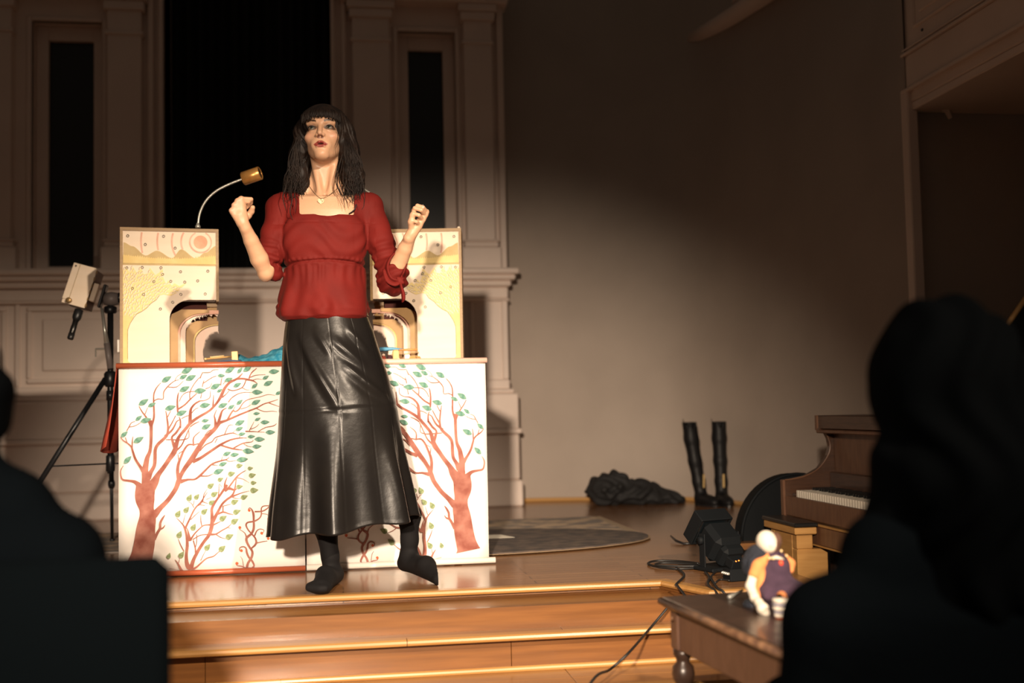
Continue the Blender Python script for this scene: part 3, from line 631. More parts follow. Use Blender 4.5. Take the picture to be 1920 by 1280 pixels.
def wing(root, mir, sc):
    """a painted theatre wing, local x 0..178 px units from its outer edge, z up, front at y = 0"""
    g = -1 if mir else 1
    X = lambda u: g * u * sc
    def prism(name, poly, y0, y1, m, par=None):
        return MB().prism([(X(u), v * sc) for u, v in poly], y0, y1).build(name, m, par or root)
    c7 = lambda x, y: (x * S9, 260 - y * S9); c8 = lambda x, y: (x * S9, 130 - y * S9)
    D = .16
    prism('outer_stile', [(0, 0), (5, 0), (5, 256), (0, 256)], -.006, D, FRAMEW)
    prism('top_rail', [(5, 250), (178, 250), (178, 256), (5, 256)], -.006, D, FRAMEW)
    prism('inner_stile', [(173, 118), (178, 118), (178, 250), (173, 250)], -.006, D, FRAMEW)
    arch = [(88, 83)] + [(126 - 38 * math.cos(a), 83 + 38 * math.sin(a)) for a in [PI / 2 * i / 10 for i in range(1, 11)]] + [(173, 121)]
    fp = prism('front_panel', [(5, 0), (88, 0)] + arch + [(173, 186), (5, 186)], 0, .006, CREAMW)
    prism('sky_panel', [(5, 188), (173, 188), (173, 250), (5, 250)], 0, .006, CREAMW)
    prism('divider', [(5, 185.6), (173, 185.6), (173, 188.2), (5, 188.2)], -.002, .006, HILLW)
    # nested layers behind the arch
    def ring(r): return r
    def layer(name, inner, outer, y, m):
        prism(name, inner + outer[::-1], y, y + .005, m)
    def arc(x0, zc, x1, z1, n=10):  # quarter ellipse from (x0, zc) up to (x1, z1)
        return [(x1 - (x1 - x0) * math.cos(PI / 2 * i / n), zc + (z1 - zc) * math.sin(PI / 2 * i / n)) for i in range(n + 1)]
    def ice(pts, amp, seed):
        rr = random.Random(seed); o = []
        for i, (u, v) in enumerate(pts):
            o.append((u, v))
            if 3 <= i < len(pts) - 1:
                p2 = pts[i + 1]
                for t in (.25, .5, .75):
                    a = rr.uniform(.3, 1) * amp if t != .5 else 0
                    o.append((u + (p2[0] - u) * t + a * .35, v + (p2[1] - v) * t - a))
        return o
    layer('brown_layer', [(103, 0)] + arc(103, 60, 150, 97) + [(160, 98)], [(80, 0), (80, 60), (92, 95), (110, 104), (160, 104)], .035, BROWNW)
    layer('pink_layer', [(107, 0)] + arc(107, 58, 150, 95) + [(178, 96)], [(101, 0), (101, 60), (104, 90), (120, 103), (178, 103)], .045, PINKW)
    layer('icicle_layer', ice([(117, 0)] + arc(117, 60, 158, 97) + [(178, 99)], 8, 3), [(105, 0)] + arc(105, 58, 146, 101) + [(178, 103)], .060, ICEW)
    layer('brown_layer', [(131, 0)] + arc(131, 46, 178, 78), [(114, 0), (114, 60), (122, 78), (138, 84), (178, 84)], .085, BROWNW)
    layer('yellow_layer', [(134, 0)] + arc(134, 44, 178, 76), [(129, 0), (129, 48), (140, 68), (160, 80), (178, 81)], .092, YELLOWW)
    layer('icicle_layer', ice([(153, 0)] + [(150, 12), (149, 25)] + arc(150, 34, 178, 66), 7, 5), [(133, 0)] + ice(arc(133, 45, 178, 82), 3, 8), .11, ICEW)
    prism('lining', [(88, 84), (160, 84), (160, 124), (88, 124)], .145, .15, DARKRED)
    prism('inner_post', [(158, 80), (176, 80), (176, 122), (158, 122)], .125, .14, BROWNW)
    prism('post_cap', [(157, 112), (176, 112), (176, 121), (157, 121)], .10, .125, FRAMEW)
    # sky: sun, rings, bands
    sx, sz = c7(1325, 268)
    def disc(name, r, y, m, r0=0, lo=None):
        n = 40
        if r0 == 0: return prism(name, [(sx + r * math.cos(2 * PI * i / n), sz + r * math.sin(2 * PI * i / n)) for i in range(n)], y, y + .002, m)
        seg = [2 * PI * i / 120 for i in range(121)]; mb = MB(); run = []
        def flush():
            if len(run) > 1:
                a_ = [(X(sx + r * math.cos(a)), (sz + r * math.sin(a)) * sc) for a in run]; b_ = [(X(sx + r0 * math.cos(a)), (sz + r0 * math.sin(a)) * sc) for a in run]
                mb.prism(a_ + b_[::-1], y, y + .002)
            run.clear()
        for a in seg:
            xx, zz = sx + r * math.cos(a), sz + r * math.sin(a)
            if 6 < xx < 172.5 and lo(xx) < zz < 249.5: run.append(a)
            else: flush()
        flush(); return mb.build(name, m, root)
    hill = [c7(*p) for p in ((60, 295), (200, 360), (420, 515), (600, 430), (850, 552), (1000, 400), (1250, 552), (1400, 450), (1590, 325))]
    hx = [h[0] for h in hill]; hz = [h[1] for h in hill]; hx2 = np.linspace(hx[0], hx[-1], 90); _i = np.clip(np.searchsorted(hx, hx2) - 1, 0, len(hx) - 2); _t = (hx2 - np.array(hx)[_i]) / np.diff(hx)[_i]; _t = _t * _t * (3 - 2 * _t); hz2 = np.array(hz)[_i] * (1 - _t) + np.array(hz)[_i + 1] * _t
    lo = lambda x: float(np.interp(x, hx2, hz2)) - 1
    disc('sun_disc', 12.6, -.005, SUNW); disc('sun_halo', 18.3, -.003, CREAMW); disc('sun_ring', 21, -.0022, PINKW, 18, lambda x: 200); 
    for r in (37, 54, 80, 109): disc('sky_band', r, -.0016, PINKW, r - 3.2, lo)
    hs = [(float(a_), float(b_)) for a_, b_ in zip(hx2, hz2)]
    rr = random.Random(4); gr = []
    for i in range(84):
        u = 5.5 + 167 * i / 83; base = 204 - 7 * math.sin(PI * u / 178) ; gr.append((u, base + (rr.uniform(1.5, 4.5) if i % 2 else 0)))
    prism('hill_strip', hs + [(173, 192), (5.5, 192)], -.003, 0, HILLW)
    prism('grass_strip', [(5.5, 188.5), (173, 188.5)] + gr[::-1], -.0045, -.001, YELLOWW)
    # tree: tinted trunk with a fan of twigs
    edge = [c8(125, 1100), c8(123, 850), c8(125, 600), c8(165, 490), c8(220, 400), c8(270, 330), c8(350, 290), c8(430, 230), c8(500, 150), c8(590, 85), c8(640, 10)]
    prism('tree_trunk', [(5.2, 1), (20, 1), (14.5, 6)] + edge[:5] + [(18, 92), (12, 100), (5.2, 98)], -.003, 0, YELLOWW)
    crown = [(5.2, 90), (14, 88)] + edge[4:] + [(78, 131), (90, 128), (101, 134), (119, 153), (106, 147), (97, 152), (92, 147), (86, 158), (82, 150), (77, 163), (76, 183), (70, 172), (63, 167), (53, 181), (50, 170), (42, 168), (37, 182), (30, 170), (22, 184), (17, 172), (9, 183), (5.2, 176)]
    prism('tree_crown', crown, -.0022, 0, mat('pale_yellow_wash', (0.82, 0.66, 0.30), .65))
    def inside(u, v):
        c_ = False
        for k in range(len(crown)):
            (x1, z1), (x2, z2) = crown[k], crown[k - 1]
            if (z1 > v) != (z2 > v) and u < (x2 - x1) * (v - z1) / (z2 - z1) + x1: c_ = not c_
        return c_
    lf = MB(); ln = MB(); got = []
    for i in range(4000):
        u, v = rr.uniform(6, 118), rr.uniform(80, 182)
        if not (inside(u, v) and inside(u + 1.5, v + 3) and inside(u - 1.5, v - 3)) or any((u - a) ** 2 + ((v - b) * .6) ** 2 < 11 for a, b in got): continue
        got.append((u, v)); ang = math.radians(rr.gauss(78 - u * .45, 14)); L0, W0 = rr.uniform(2.6, 3.9), rr.uniform(1.0, 1.6)
        el_ = []
        for k in range(10):
            t = 2 * PI * k / 10; p_, q2 = L0 * math.cos(t), W0 * math.sin(t) * (1 + .3 * math.cos(t)); el_.append((u + p_ * math.cos(ang) - q2 * math.sin(ang), v + p_ * math.sin(ang) + q2 * math.cos(ang)))
        lf.prism([(X(a), b * sc) for a, b in el_], -.0032, -.0018)
        o_ = el_[0:5]; i_ = [(u + (a - u) * .74 + .25, v + (b - v) * .78) for a, b in o_]
        ln.prism([(X(a), b * sc) for a, b in o_ + i_[::-1]], -.0038, -.002)
    tag(lf.build('leaf_cutouts', CREAMW, root), kind='stuff'); tag(ln.build('leaf_outlines', OUTL, root), kind='stuff')
    el = MB()
    for a, b in zip(edge[:-1], edge[1:]): el.tube([(X(a[0]), -.003, a[1] * sc), (X(b[0]), -.003, b[1] * sc)], .0009, 5)
    el.build('tree_outline', OUTL, root)
    em = MB().tube([(2.1 * sc * math.cos(2 * PI * i / 12), 0, 2.1 * sc * math.sin(2 * PI * i / 12)) for i in range(12)], .0011, 5, closed=True).mesh('eyelet', EYE, True)
    for (f_, pts) in ((c7, ((128,182),(413,325),(713,178),(903,378),(112,733),(362,722),(668,722),(695,838),(550,965),(990,787),(1445,770),(828,955),(1060,965),(1275,942),(203,1083),(382,1185),(992,1180),(1400,1168))), (c8, ((858,128),(657,243)))):
        for x, y in pts:
            u, v = f_(x, y); q = link('eyelet', em, root); q.location = (X(u), -.0055, v * sc)
    # side box
    prism('back_frame', [(0, 0), (12, 0), (12, 244), (178, 244), (178, 256), (0, 256)], D, D + .008, FRAMEW)
pL = at(225, 680, 4.86); SCW = .00222
wl = thing('theatre_wing', (pL[0], 4.86, TZ + .011), 'left wooden puppet theatre wing painted with a coral sun over hills', 'puppet theatre', rz=math.radians(7.7))
wing(wl, False, SCW)
MB().lathe([(.017, 0), (.018, .003), (.015, .007), (.006, .009)], 16, (.225, .08, 256 * SCW)).build('cap_button', CREAMW, wl, True)
MB().bx(-.012, -.001, .02, .05, .05, .105, .003).build('side_clip', mat('white_plastic', (.75, .7, .62), .4), wl)
pR = at(869, 674, 4.86)
wr_ = thing('theatre_wing', (pR[0], 4.86, TZ + .011), 'right wooden puppet theatre wing with a yellow tree, beside the raised elbow', 'puppet theatre', rz=math.radians(-7.7))
wing(wr_, True, SCW)
MB().lathe([(.006, 0), (.007, .004), (.004, .008)], 10, (-.01, .002, 256 * SCW)).build('corner_pin', CREAMW, wr_, True)

# gooseneck lamps with copper shades
CHROME = mat('brushed_chrome', (0.62, 0.62, 0.56), .28, .6)
COPPER = mat('copper_shade', (0.85, 0.44, 0.13), .30, .5, col2=(0.72, 0.34, 0.09), nscale=40)
DARKM = mat('black_plastic', (0.012, 0.012, 0.013), .4)
def gooseneck(pts, Yp, label, tipdir):
    P = [at(x, y, Yp) for x, y in pts]; o = P[0]
    r = thing('gooseneck_lamp', o, label, 'lamp')
    Q = [tuple(p - o) for p in P]; C_ = catmull(Q, 6)
    MB().tube(C_, .0048, 10).build('gooseneck', CHROME, r, True)
    MB().lathe([(.011, 0), (.011, .008), (.007, .012), (.006, .02)], 14).build('base_nut', CHROME, r, True)
    e = Vector(C_[-1]); d = Vector(tipdir).normalized(); rot = d.to_track_quat('Z', 'Y').to_euler()
    MB().lathe([(.006, -.004), (.026, -.002), (.029, .001), (.029, .078), (.026, .080), (.025, .077), (.025, .05), (.004, .045)], 28, tuple(e), tuple(rot)).build('lamp_shade', COPPER, r, True)
    MB().lathe([(.0245, .074), (.0245, .077)], 24, tuple(e), tuple(rot)).build('lamp_face', DARKM, r, True)
gooseneck([(371, 427), (374, 402), (385, 378), (404, 359), (428, 346), (456, 335)], 4.97, 'gooseneck lamp with a copper shade on the left theatre wing', (1, -.25, .30))
gooseneck([(723, 428), (721, 402), (712, 380), (694, 362), (672, 350), (646, 342)], 4.97, 'gooseneck lamp rising behind the performer, on the right theatre wing', (-1, -.25, .30))

# ---- things lying on the table
TEALC = mat('turquoise_cloth', (0.02, 0.28, 0.46), .7, col2=(0.13, 0.52, 0.68), nscale=45, bump=.4, bscale=90)
tz = TZ + .008
cm = MB(); rows = []
a0 = at(443, 668, 4.80)[0]; a1 = at(640, 640, 4.80)[0]
for i in range(15):
    v = i / 14; row = []
    for j in range(49):
        u = j / 48; h = .016 + .20 * smooth01((u - .06) * .85) + .003 * math.sin(u * 46 + v * 9) + .003 * math.sin(v * 20 - u * 23)
        h += .02 * math.exp(-((u - .02) / .05) ** 2)
        prof = math.sin(PI * min(max(v, .0), 1)) ** .7 if 0 < v < 1 else 0
        row.append((a0 + (a1 - a0) * u + .008 * math.sin(v * 8), 4.755 + .17 * v + .006 * math.sin(u * 30), tz + .002 + max(h * prof, 0)))
    rows.append(row)
cm.grid(rows); cm.grid([[(p[0], p[1], tz) for p in r] for r in rows][::-1])
tag(cm.build('turquoise_cloth', TEALC, None, True), 'crumpled turquoise cloth heaped on the table beside the skirt', 'cloth')
LIGHTW = mat('pale_wood', (0.72, 0.52, 0.26), .55, col2=(0.64, 0.45, 0.21), nscale=20)
TANW = mat('tan_stick_wood', (0.50, 0.30, 0.10), .55)
p = at(440, 671, 4.73)
tag(MB().box((0, 0, .022), (.025, .018, .044), (0, -.05, 0), .002).build('wood_block', LIGHTW), 'small pale wooden block standing on the table edge', 'block').location = (p[0], 4.74, tz)
def stick(x0, y0, x1, y1, Ya, Yb, r, m, label, name='wooden_stick'):
    a, b = at(x0, y0, Ya), at(x1, y1, Yb); o = (a + b) / 2
    t = thing(name, (o[0], o[1], o[2]), label, 'stick')
    MB().tube([tuple(a - o), tuple(a * .5 + b * .5 - o), tuple(b - o)], [r, r * 1.05, r * .9], 8).build('shaft', m, t, True)
    MB().tube([tuple(a - o), tuple((a - o) * .86)], r * 1.35, 8).build('handle', LIGHTW, t, True)
stick(383, 673, 437, 668, 4.76, 4.79, .0035, TANW, 'longer tan wooden rod lying left of the wooden block')
stick(394, 670, 420, 667, 4.80, 4.82, .0035, LIGHTW, 'short pale wooden rod lying across the tan rod')
bl = MB(); a, b = at(408, 675, 4.73), at(452, 672, 4.74)
bl.tube([(a[0], 4.73, tz + .003), ((a[0] + b[0]) / 2, 4.725, tz + .006), (b[0], 4.74, tz + .005)], [.004, .006, .008], 8, True, .6)
tag(bl.build('blue_ribbon', mat('slate_blue', (.06, .10, .17), .7)), 'slate blue ribbon lying in front of the wooden block', 'ribbon')
# small puppets and trinkets at the right of the performer
def trinket(x, y, d, m, label, shape, name):
    p = at(x, y, 4.76); p[2] = tz
    t = thing(name, p, label, 'puppet')
    w, h = d
    if shape == 'body':
        MB().lathe([(w * .3, 0), (w * .5, h * .15), (w * .42, h * .5), (w * .2, h * .62)], 12).build('body', m, t, True)
        MB().lathe([(w * .05, h * .58), (w * .3, h * .68), (w * .34, h * .8), (w * .22, h * .94), (w * .05, h)], 12).build('head', ICEW, t, True)
    else:
        MB().box((0, 0, h / 2), (w, .02, h), (0, 0, .3), .004).build('body', m, t)
        MB().tube([(-w * .4, 0, h), (w * .4, .004, h * 1.05)], .003, 6).build('trim', TANW, t)
trinket(719, 670, (.022, .028), REDCLOTH, 'tiny red puppet lying nearest the skirt', 'body', 'finger_puppet')
trinket(731, 669, (.026, .034), mat('plum_cloth', (.05, .015, .02), .8), 'tiny dark plum puppet on the table', 'body', 'finger_puppet')
trinket(742, 668, (.026, .040), mat('butter_cloth', (.75, .58, .25), .7), 'tiny butter yellow puppet on the table', 'box', 'finger_puppet')
trinket(746, 671, (.018, .016), ICEW, 'small white shell lying in front of the puppets', 'body', 'shell')
trinket(763, 669, (.024, .024), WHITEROD, 'small white box at the foot of the right wing', 'box', 'trinket_box')
trinket(773, 671, (.03, .012), TANW, 'flat tan trinket at the foot of the right wing', 'box', 'wooden_trinket')
trinket(784, 671, (.02, .012), BROWNW, 'flat brown trinket nearest the right wing panel', 'box', 'wooden_trinket')
a, b = at(712, 655, 4.80), at(760, 656, 4.80); tag(MB().tube([tuple(a), tuple((a + b) / 2 + np.array([0, 0, .004])), tuple(b)], [.010, .007, .004], 8).build('blue_brush', mat('sky_blue', (.10, .33, .52), .5), None, True), 'blue handled brush lying across the tiny puppets', 'brush')
a, b = at(748, 656, 4.79), at(782, 655, 4.79); tag(MB().tube([tuple(a), tuple((a + b) / 2), tuple(b)], [.003, .005, .0045], 8).build('orange_pencil', mat('orange_paint', (.75, .30, .10), .5), None, True), 'orange pencil lying over the small white box', 'pencil')

# ================================================================== tripod with a wooden light box
TRI = mat('tripod_black', (0.010, 0.011, 0.013), .35)
tp = at(207, 700, 5.5); tx = float(tp[0])
tr = thing('tripod', (tx, 5.5, -.076), 'black folding tripod standing at the left end of the table', 'tripod'); tr.scale = (1.1224,) * 3
MB().tube([(0, 0, .40), (0, 0, 1.10)], .0125, 12).build('centre_column', TRI, tr, True)
MB().lathe([(.010, .405), (.018, .41), (.018, .47), (.015, .475)], 12).build('column_foot', TRI, tr, True)
MB().lathe([(.018, .755), (.026, .765), (.026, .81), (.018, .82)], 14).build('leg_collar', TRI, tr, True)
for a in (207, 100, 352):
    d = Vector((math.cos(math.radians(a)), math.sin(math.radians(a)), 0)); f_ = d * .50
    e1 = d * .30 + Vector((0, 0, .34))
    lg = MB().tube([tuple(d * .02 + Vector((0, 0, .79))), tuple(e1)], .0105, 10).build('leg', TRI, tr, True)
    MB().tube([tuple(e1), tuple(f_ + Vector((0, 0, .08)))], .0075, 8).build('lower_leg', TRI, lg, True)
    MB().lathe([(.014, -.02), (.015, 0), (.014, .02)], 10, tuple(e1), tuple(Vector(f_ + Vector((0, 0, -.33)) - d * .0).to_track_quat('Z', 'Y').to_euler())).build('leg_clamp', TRI, lg, True)
    MB().lathe([(.010, 0), (.011, .012), (.008, .02)], 10, tuple(f_ + Vector((0, 0, .068)))).build('foot', TRI, lg, True)
    MB().tube([(0, 0, .44), tuple(d * .235 + Vector((0, 0, .44)))], .0035, 6).build('spreader', TRI, tr)
MB().lathe([(.02, 1.06), (.026, 1.065), (.026, 1.085), (.02, 1.09)], 18).build('pan_ring', TRI, tr, True)
GREYP = mat('grey_plastic', (.20, .17, .16), .45)
hd = MB().lathe([(.006, -.03), (.025, -.028), (.03, 0), (.025, .028), (.006, .03)], 18, (.004, 0, 1.12), (0, PI / 2, 0)).build('tilt_head', GREYP, tr, True)
MB().lathe([(.02, 0), (.022, .004), (.02, .022)], 14, (.03, 0, 1.125), (0, PI / 2, 0)).build('tilt_knob', TRI, hd, True)
MB().box((-.028, -.01, 1.13), (.012, .05, .10), (0, .28, 0), .004).build('camera_plate', TRI, tr)
MB().tube([(-.03, -.02, 1.08), (-.018, -.03, 1.0), (-.008, -.03, .93)], [.006, .007, .011], 8).build('pan_handle', CHROME, tr, True)
MB().tube([(-.008, -.03, .935), (.006, -.03, .83)], .0125, 10).build('handle_grip', GREYP, tr, True)
MB().tube([(-.055, -.015, .912), (-.012, -.015, .912)], .004, 8).build('crank_shaft', CHROME, tr); MB().tube([(-.055, -.015, .915), (-.055, -.015, .88)], .003, 8).build('crank_handle', CHROME, tr)
MB().tube([(.0, 0, .70), (0, 0, .74)], .0165, 12).build('lock_ring', TRI, tr, True)
# wooden light box, tilted
bc = at(155, 541, 5.42)
lb = thing('light_box', bc, 'tilted pale wooden light box mounted on the tripod head', 'light box'); lb.scale = (1.13,) * 3; lb.rotation_euler = (math.radians(-6), math.radians(16), math.radians(-6))
MB().box((0, -.045, .004), (.094, .006, .168), None, .001).build('front_board', CREAMW, lb)
MB().box((.0, .01, .004), (.088, .10, .160), None, .001).build('box_body', mat('walnut_side', (.14, .06, .028), .5), lb)
MB().box((-.035, -.0495, .012), (.026, .003, .150), None, .0005).build('slide_lid', CREAMW, lb)
MB().box((-.0215, -.0503, .012), (.0012, .002, .150)).build('groove_line', OUTL, lb)
for k in range(6): MB().box((.0475, -.042, -.068 + k * .028), (.004, .012, .014)).build('finger_joint', FRAMEW, lb)
MB().box((.062, -.03, -.008), (.020, .03, .075), None, .002).build('mount_block', CREAMW, lb)
MB().lathe([(.011, 0), (.011, .014), (.009, .016)], 16, (-.018, -.049, -.066), (PI / 2, 0, 0)).build('brass_knob', mat('dull_brass', (.38, .25, .11), .4, .6), lb, True)
MB().lathe([(.0035, 0), (.0035, .003)], 10, (-.036, -.051, .076), (PI / 2, 0, 0)).build('screw', EYE, lb)
# flashlight hanging under the box
a, b = at(147, 585, 5.39), at(131, 637, 5.36)
fl_ = thing('flashlight', a, 'small black flashlight pointing down from the wooden light box', 'flashlight'); fl_.scale = (1.12,) * 3
rot = tuple(Vector(b - a).to_track_quat('Z', 'Y').to_euler())
MB().lathe([(.012, -.012), (.017, -.010), (.018, .018), (.0165, .028), (.0115, .038)], 18, (0, 0, 0), rot).build('head', DARKM, fl_, True)
MB().lathe([(.0112, .036), (.0108, .060), (.0116, .062), (.0116, .092), (.0105, .094)], 18, (0, 0, 0), rot).build('barrel', mat('gunmetal', (.06, .058, .055), .3, .9), fl_, True)
MB().lathe([(.0125, .094), (.0125, .114), (.010, .118)], 18, (0, 0, 0), rot).build('tail_cap', DARKM, fl_, True)
# ================================================================== things on the stage floor
RUGD = mat('dark_rug', (0.055, 0.045, 0.042), .95, col2=(0.13, 0.095, 0.075), nscale=14, ndetail=8)
RUGB = mat('beige_rug', (0.52, 0.39, 0.27), .95, col2=(0.22, 0.19, 0.17), nscale=7, ndetail=8, lo=.42, hi=.58)
def flat_thing(name, poly, z0, z1, m, label, cat):
    return tag(MB().hprism(poly, z0, z1).build(name, m), label, cat)
ov = [(.50 + .955 * math.cos(2 * PI * i / 64), 5.40 + .50 * math.sin(2 * PI * i / 64)) for i in range(64)]
rg = thing('oval_rug', (0, 0, 0), 'dark oval rug with a pale rim behind the table', 'rug')
MB().hprism(ov, .0085, .014).build('pile', RUGD, rg)
MB().hprism([(.5 + (x - .5) * 1.012, 5.40 + (y - 5.40) * 1.02) for x, y in ov], .0065, .0085).build('rim', mat('rug_rim', (.32, .22, .13), .9), rg)
r2 = thing('long_rug', (0, 0, 0), 'beige and grey patterned long rug lying under the oval rug', 'rug')
MB().hprism([(-1.75, 5.55), (1.42, 5.62), (1.42, 6.45), (-1.75, 6.5)], 0, .006).build('pile', RUGB, r2)
for x0, x1 in ((-1.80, -1.75), (1.42, 1.47)): MB().hprism([(x0, 5.58), (x1, 5.58), (x1, 6.46), (x0, 6.46)], 0, .0035).build('fringe', RUGD if x0 < -2 else mat('fringe', (.4, .3, .2), .9), r2)
p = onz(925, 1008, .014)
flat_thing('paper_sheet', [(p[0] - .12, p[1] - .03), (p[0] + .1, p[1] - .02), (p[0] + .05, p[1] + .12), (p[0] - .12, p[1] + .12)], .0145, .0155, mat('paper', (.8, .74, .62), .8), 'loose white paper sheet lying on the oval rug', 'paper')
# dark coat dropped by the wall
BLACKC = mat('black_fabric', (0.012, 0.012, 0.013), .75, bump=.5, bscale=70)
cp = onz(1195, 947, 0); cx, cy = cp[0], cp[1] + .12
S_ = SDF((cx - .45, cy - .3, -.02), (cx + .45, cy + .3, .35), .009)
rr = random.Random(11)
S_.ell((cx - .17, cy, .09), (.13, .14, .10), .03).ell((cx - .10, cy + .02, .15), (.08, .09, .06), .03).ell((cx + .02, cy, .07), (.16, .15, .085), .04).ell((cx + .17, cy - .02, .035), (.14, .12, .05), .04).ell((cx + .27, cy - .05, .015), (.06, .08, .025), .03)
for i in range(16):
    a = rr.uniform(-.26, .22); b = rr.uniform(-.1, .1); h = .13 - abs(a + .1) * .35
    S_.cone((cx + a, cy + b - .06, max(h, .02)), (cx + a + rr.uniform(-.1, .12), cy + b + rr.uniform(-.06, .06), max(h - rr.uniform(0, .07), .01)), rr.uniform(.016, .03), .012, .018)
S_.boxx((cx - 1, cy - 1, -.5), (cx + 1, cy + 1, 0.001), 0, '-')
V, Q = S_.extract(); V = relax(V, Q, 1); N_ = vnormals(V, Q)
V = V + N_ * (.011 * np.sin(V[:, 0] * 62 + 5 * np.sin(V[:, 1] * 21) + 3 * np.sin(V[:, 2] * 33)) + .007 * np.sin(V[:, 0] * 31 - V[:, 2] * 88 + V[:, 1] * 60))[:, None]; V[:, 2] = np.maximum(V[:, 2], .001)
tag(np_mesh('coat', V, Q, BLACKC), 'black coat dropped in a heap against the curved wall', 'coat')
# tall boots
LEATH = mat('boot_leather', (0.008, 0.008, 0.009), .5, spec=.3, bump=.15, bscale=30)
BTAG = mat('boot_tag', (.55, .38, .16), .5)
def boot(px, lean, rz, label):
    p = onz(px, 946, 0); t = thing('tall_boot', (p[0], p[1] - .05, 0), label, 'boot', rz=rz, group='pair of tall boots by the wall')
    s = SDF((-.12, -.22, -.01), (.12, .12, .6), .006)
    s.chain([(0, .0, .05), (lean * .2, .01, .15), (lean * .5, .02, .28), (lean * .8, .03, .42), (lean, .03, .53)], [.038, .038, .041, .045, .046], .02)
    s.ell((0, -.055, .035), (.042, .105, .04), .03).ell((0, -.12, .028), (.038, .06, .03), .02).ell((0, .005, .04), (.035, .042, .045), .02)
    s.cone((lean, .03, .50), (lean * 1.05, .03, .60), .039, .041, 0, '-').ell((lean, -.03, .53), (.018, .05, .045), 0, '-').boxx((-.2, -.3, .525), (.2, .3, .7), .0, '-').boxx((-.2, -.3, -.1), (.2, .3, .012), 0, '-')
    V, Q = s.extract(); np_mesh('shaft', V, Q, LEATH, t)
    MB().hprism([(.04 * math.cos(a) , -.06 + (.115 if math.sin(a) < 0 else .07) * math.sin(a)) for a in [2 * PI * i / 24 for i in range(24)]], 0, .014).build('sole', DARKM, t)
    MB().bx(-.033, .033, -.02, .035, 0, .03, .004).build('heel', DARKM, t)
    MB().box((lean * .1 + .004, -.037, .155), (.013, .006, .085), (.06, 0, 0), .002).build('zip_tab', BTAG, t)
    MB().tube([(lean - .046, .02, .515), (lean - .05, .02, .545)], [.006, .004], 6, True, .4).build('pull_loop', LEATH, t)
boot(1311, -.055, .25, 'left boot of the tall black pair, leaning towards the coat')
boot(1349, .004, -.05, 'right boot of the tall black pair, standing upright')
# strap on the floor
a = [onz(x, y, .006) for x, y in ((1258, 1011), (1268, 1016), (1282, 1019), (1305, 1018))]
tag(MB().tube([(a[0][0], a[0][1], .022), (a[1][0], a[1][1], .012), tuple(a[2]), tuple(a[3])], [.004, .006, .006, .006], 8).build('black_strap', DARKM, None, True), 'short black strap lying on the stage floor by the floodlight', 'strap')

# floor light fixture
fp = onz(1345, 1074, 0)
fx = thing('floor_light', (fp[0] + .045, fp[1] + .10, 0), 'black floor spotlight with a hooded square head on the stage', 'stage light', rz=math.radians(200))
FB = mat('fixture_black', (0.006, 0.0075, 0.009), .65, spec=.15)
hm = Matrix.Rotation(math.radians(-38), 4, 'X')
def hbox(name, polys, m, par):
    mb = MB()
    for c, d, b in polys: mb.box(c, d, None, b)
    mb.v = [tuple((hm @ Vector(v)) + Vector((0, 0, .105))) for v in mb.v]
    return mb.build(name, m, par)
hd = hbox('housing', [((0, 0, 0), (.13, .12, .12), .02), ((0, .075, 0), (.10, .05, .09), .015)], FB, fx)
hbox('hood', [((0, -.085, .06), (.15, .06, .008), .002), ((-.072, -.085, 0), (.008, .06, .125), .002), ((.072, -.085, 0), (.008, .06, .125), .002), ((0, -.085, -.06), (.15, .06, .008), .002)], FB, hd)
hbox('lens', [((0, -.062, 0), (.12, .006, .11), .002)], BLACKISH, hd)
for sx in (-1, 1):
    MB().box((sx * .082, 0, .075), (.006, .035, .13), None, .002).build('yoke_arm', FB, fx)
    MB().lathe([(.014, 0), (.016, .004), (.014, .016)], 12, (sx * .084, 0, .115), (0, sx * PI / 2, 0)).build('yoke_knob', FB, fx, True)
MB().box((0, 0, .008), (.19, .15, .014), None, .004).build('base_plate', FB, fx)
# small black control box with a lit lamp
dp = onz(1383, 1090, 0)
db = thing('control_box', (dp[0] + .01, dp[1] + .03, 0), 'small black control box with an orange pilot lamp beside the floor light', 'control box', rz=.15)
MB().box((0, 0, .022), (.085, .06, .044), None, .003).build('case', FB, db)
MB().box((.0, .01, .062), (.06, .04, .035), (.4, 0, .2), .003).build('plug', FB, db)
for k in range(4): MB().lathe([(.005, 0), (.005, .006), (.003, .01)], 8, (-.043, -.02 + .013 * k, .028), (0, -PI / 2, 0)).build('socket', CHROME, db)
for dx in (0, .006): MB().lathe([(.0022, 0), (.0022, .003)], 8, (-.012 + dx * 2, -.014, .070 + dx * .3), (PI / 2, 0, 0)).build('pilot_lamp', mat('orange_led', (1, .15, .02), .5, emit=(1, .16, .02, 6)), db)
# cables
CAB = mat('cable_rubber', (0.010, 0.010, 0.010), .5)
def cable(pts, r, label, n=7):
    tag(MB().tube(catmull(pts, 6), r, n).build('cable', CAB, None, True), label, 'cable')
def fpts(l, z=.006): return [tuple(onz(x, y, z)) for x, y in l]
ck = fpts([(1310, 1064), (1270, 1066), (1232, 1062), (1215, 1056), (1232, 1051), (1275, 1052), (1310, 1056)])
cable(ck, .0045, 'black cable looped on the stage left of the floor light, outer turn')
cable(fpts([(1312, 1061), (1268, 1061), (1230, 1059), (1240, 1055), (1280, 1056), (1312, 1059)], .013), .004, 'black cable looped on the stage left of the floor light, inner turn')
q1 = fpts([(1268, 1064), (1280, 1073), (1282, 1081), (1268, 1095)], .006)
cable(q1 + [(q1[-1][0] - .004, q1[-1][1] - .03, .004), (q1[-1][0] - .01, 3.735, -.03), (q1[-1][0] - .012, 3.73, -.12)], .0045, 'black cable dropping over the stage corner')
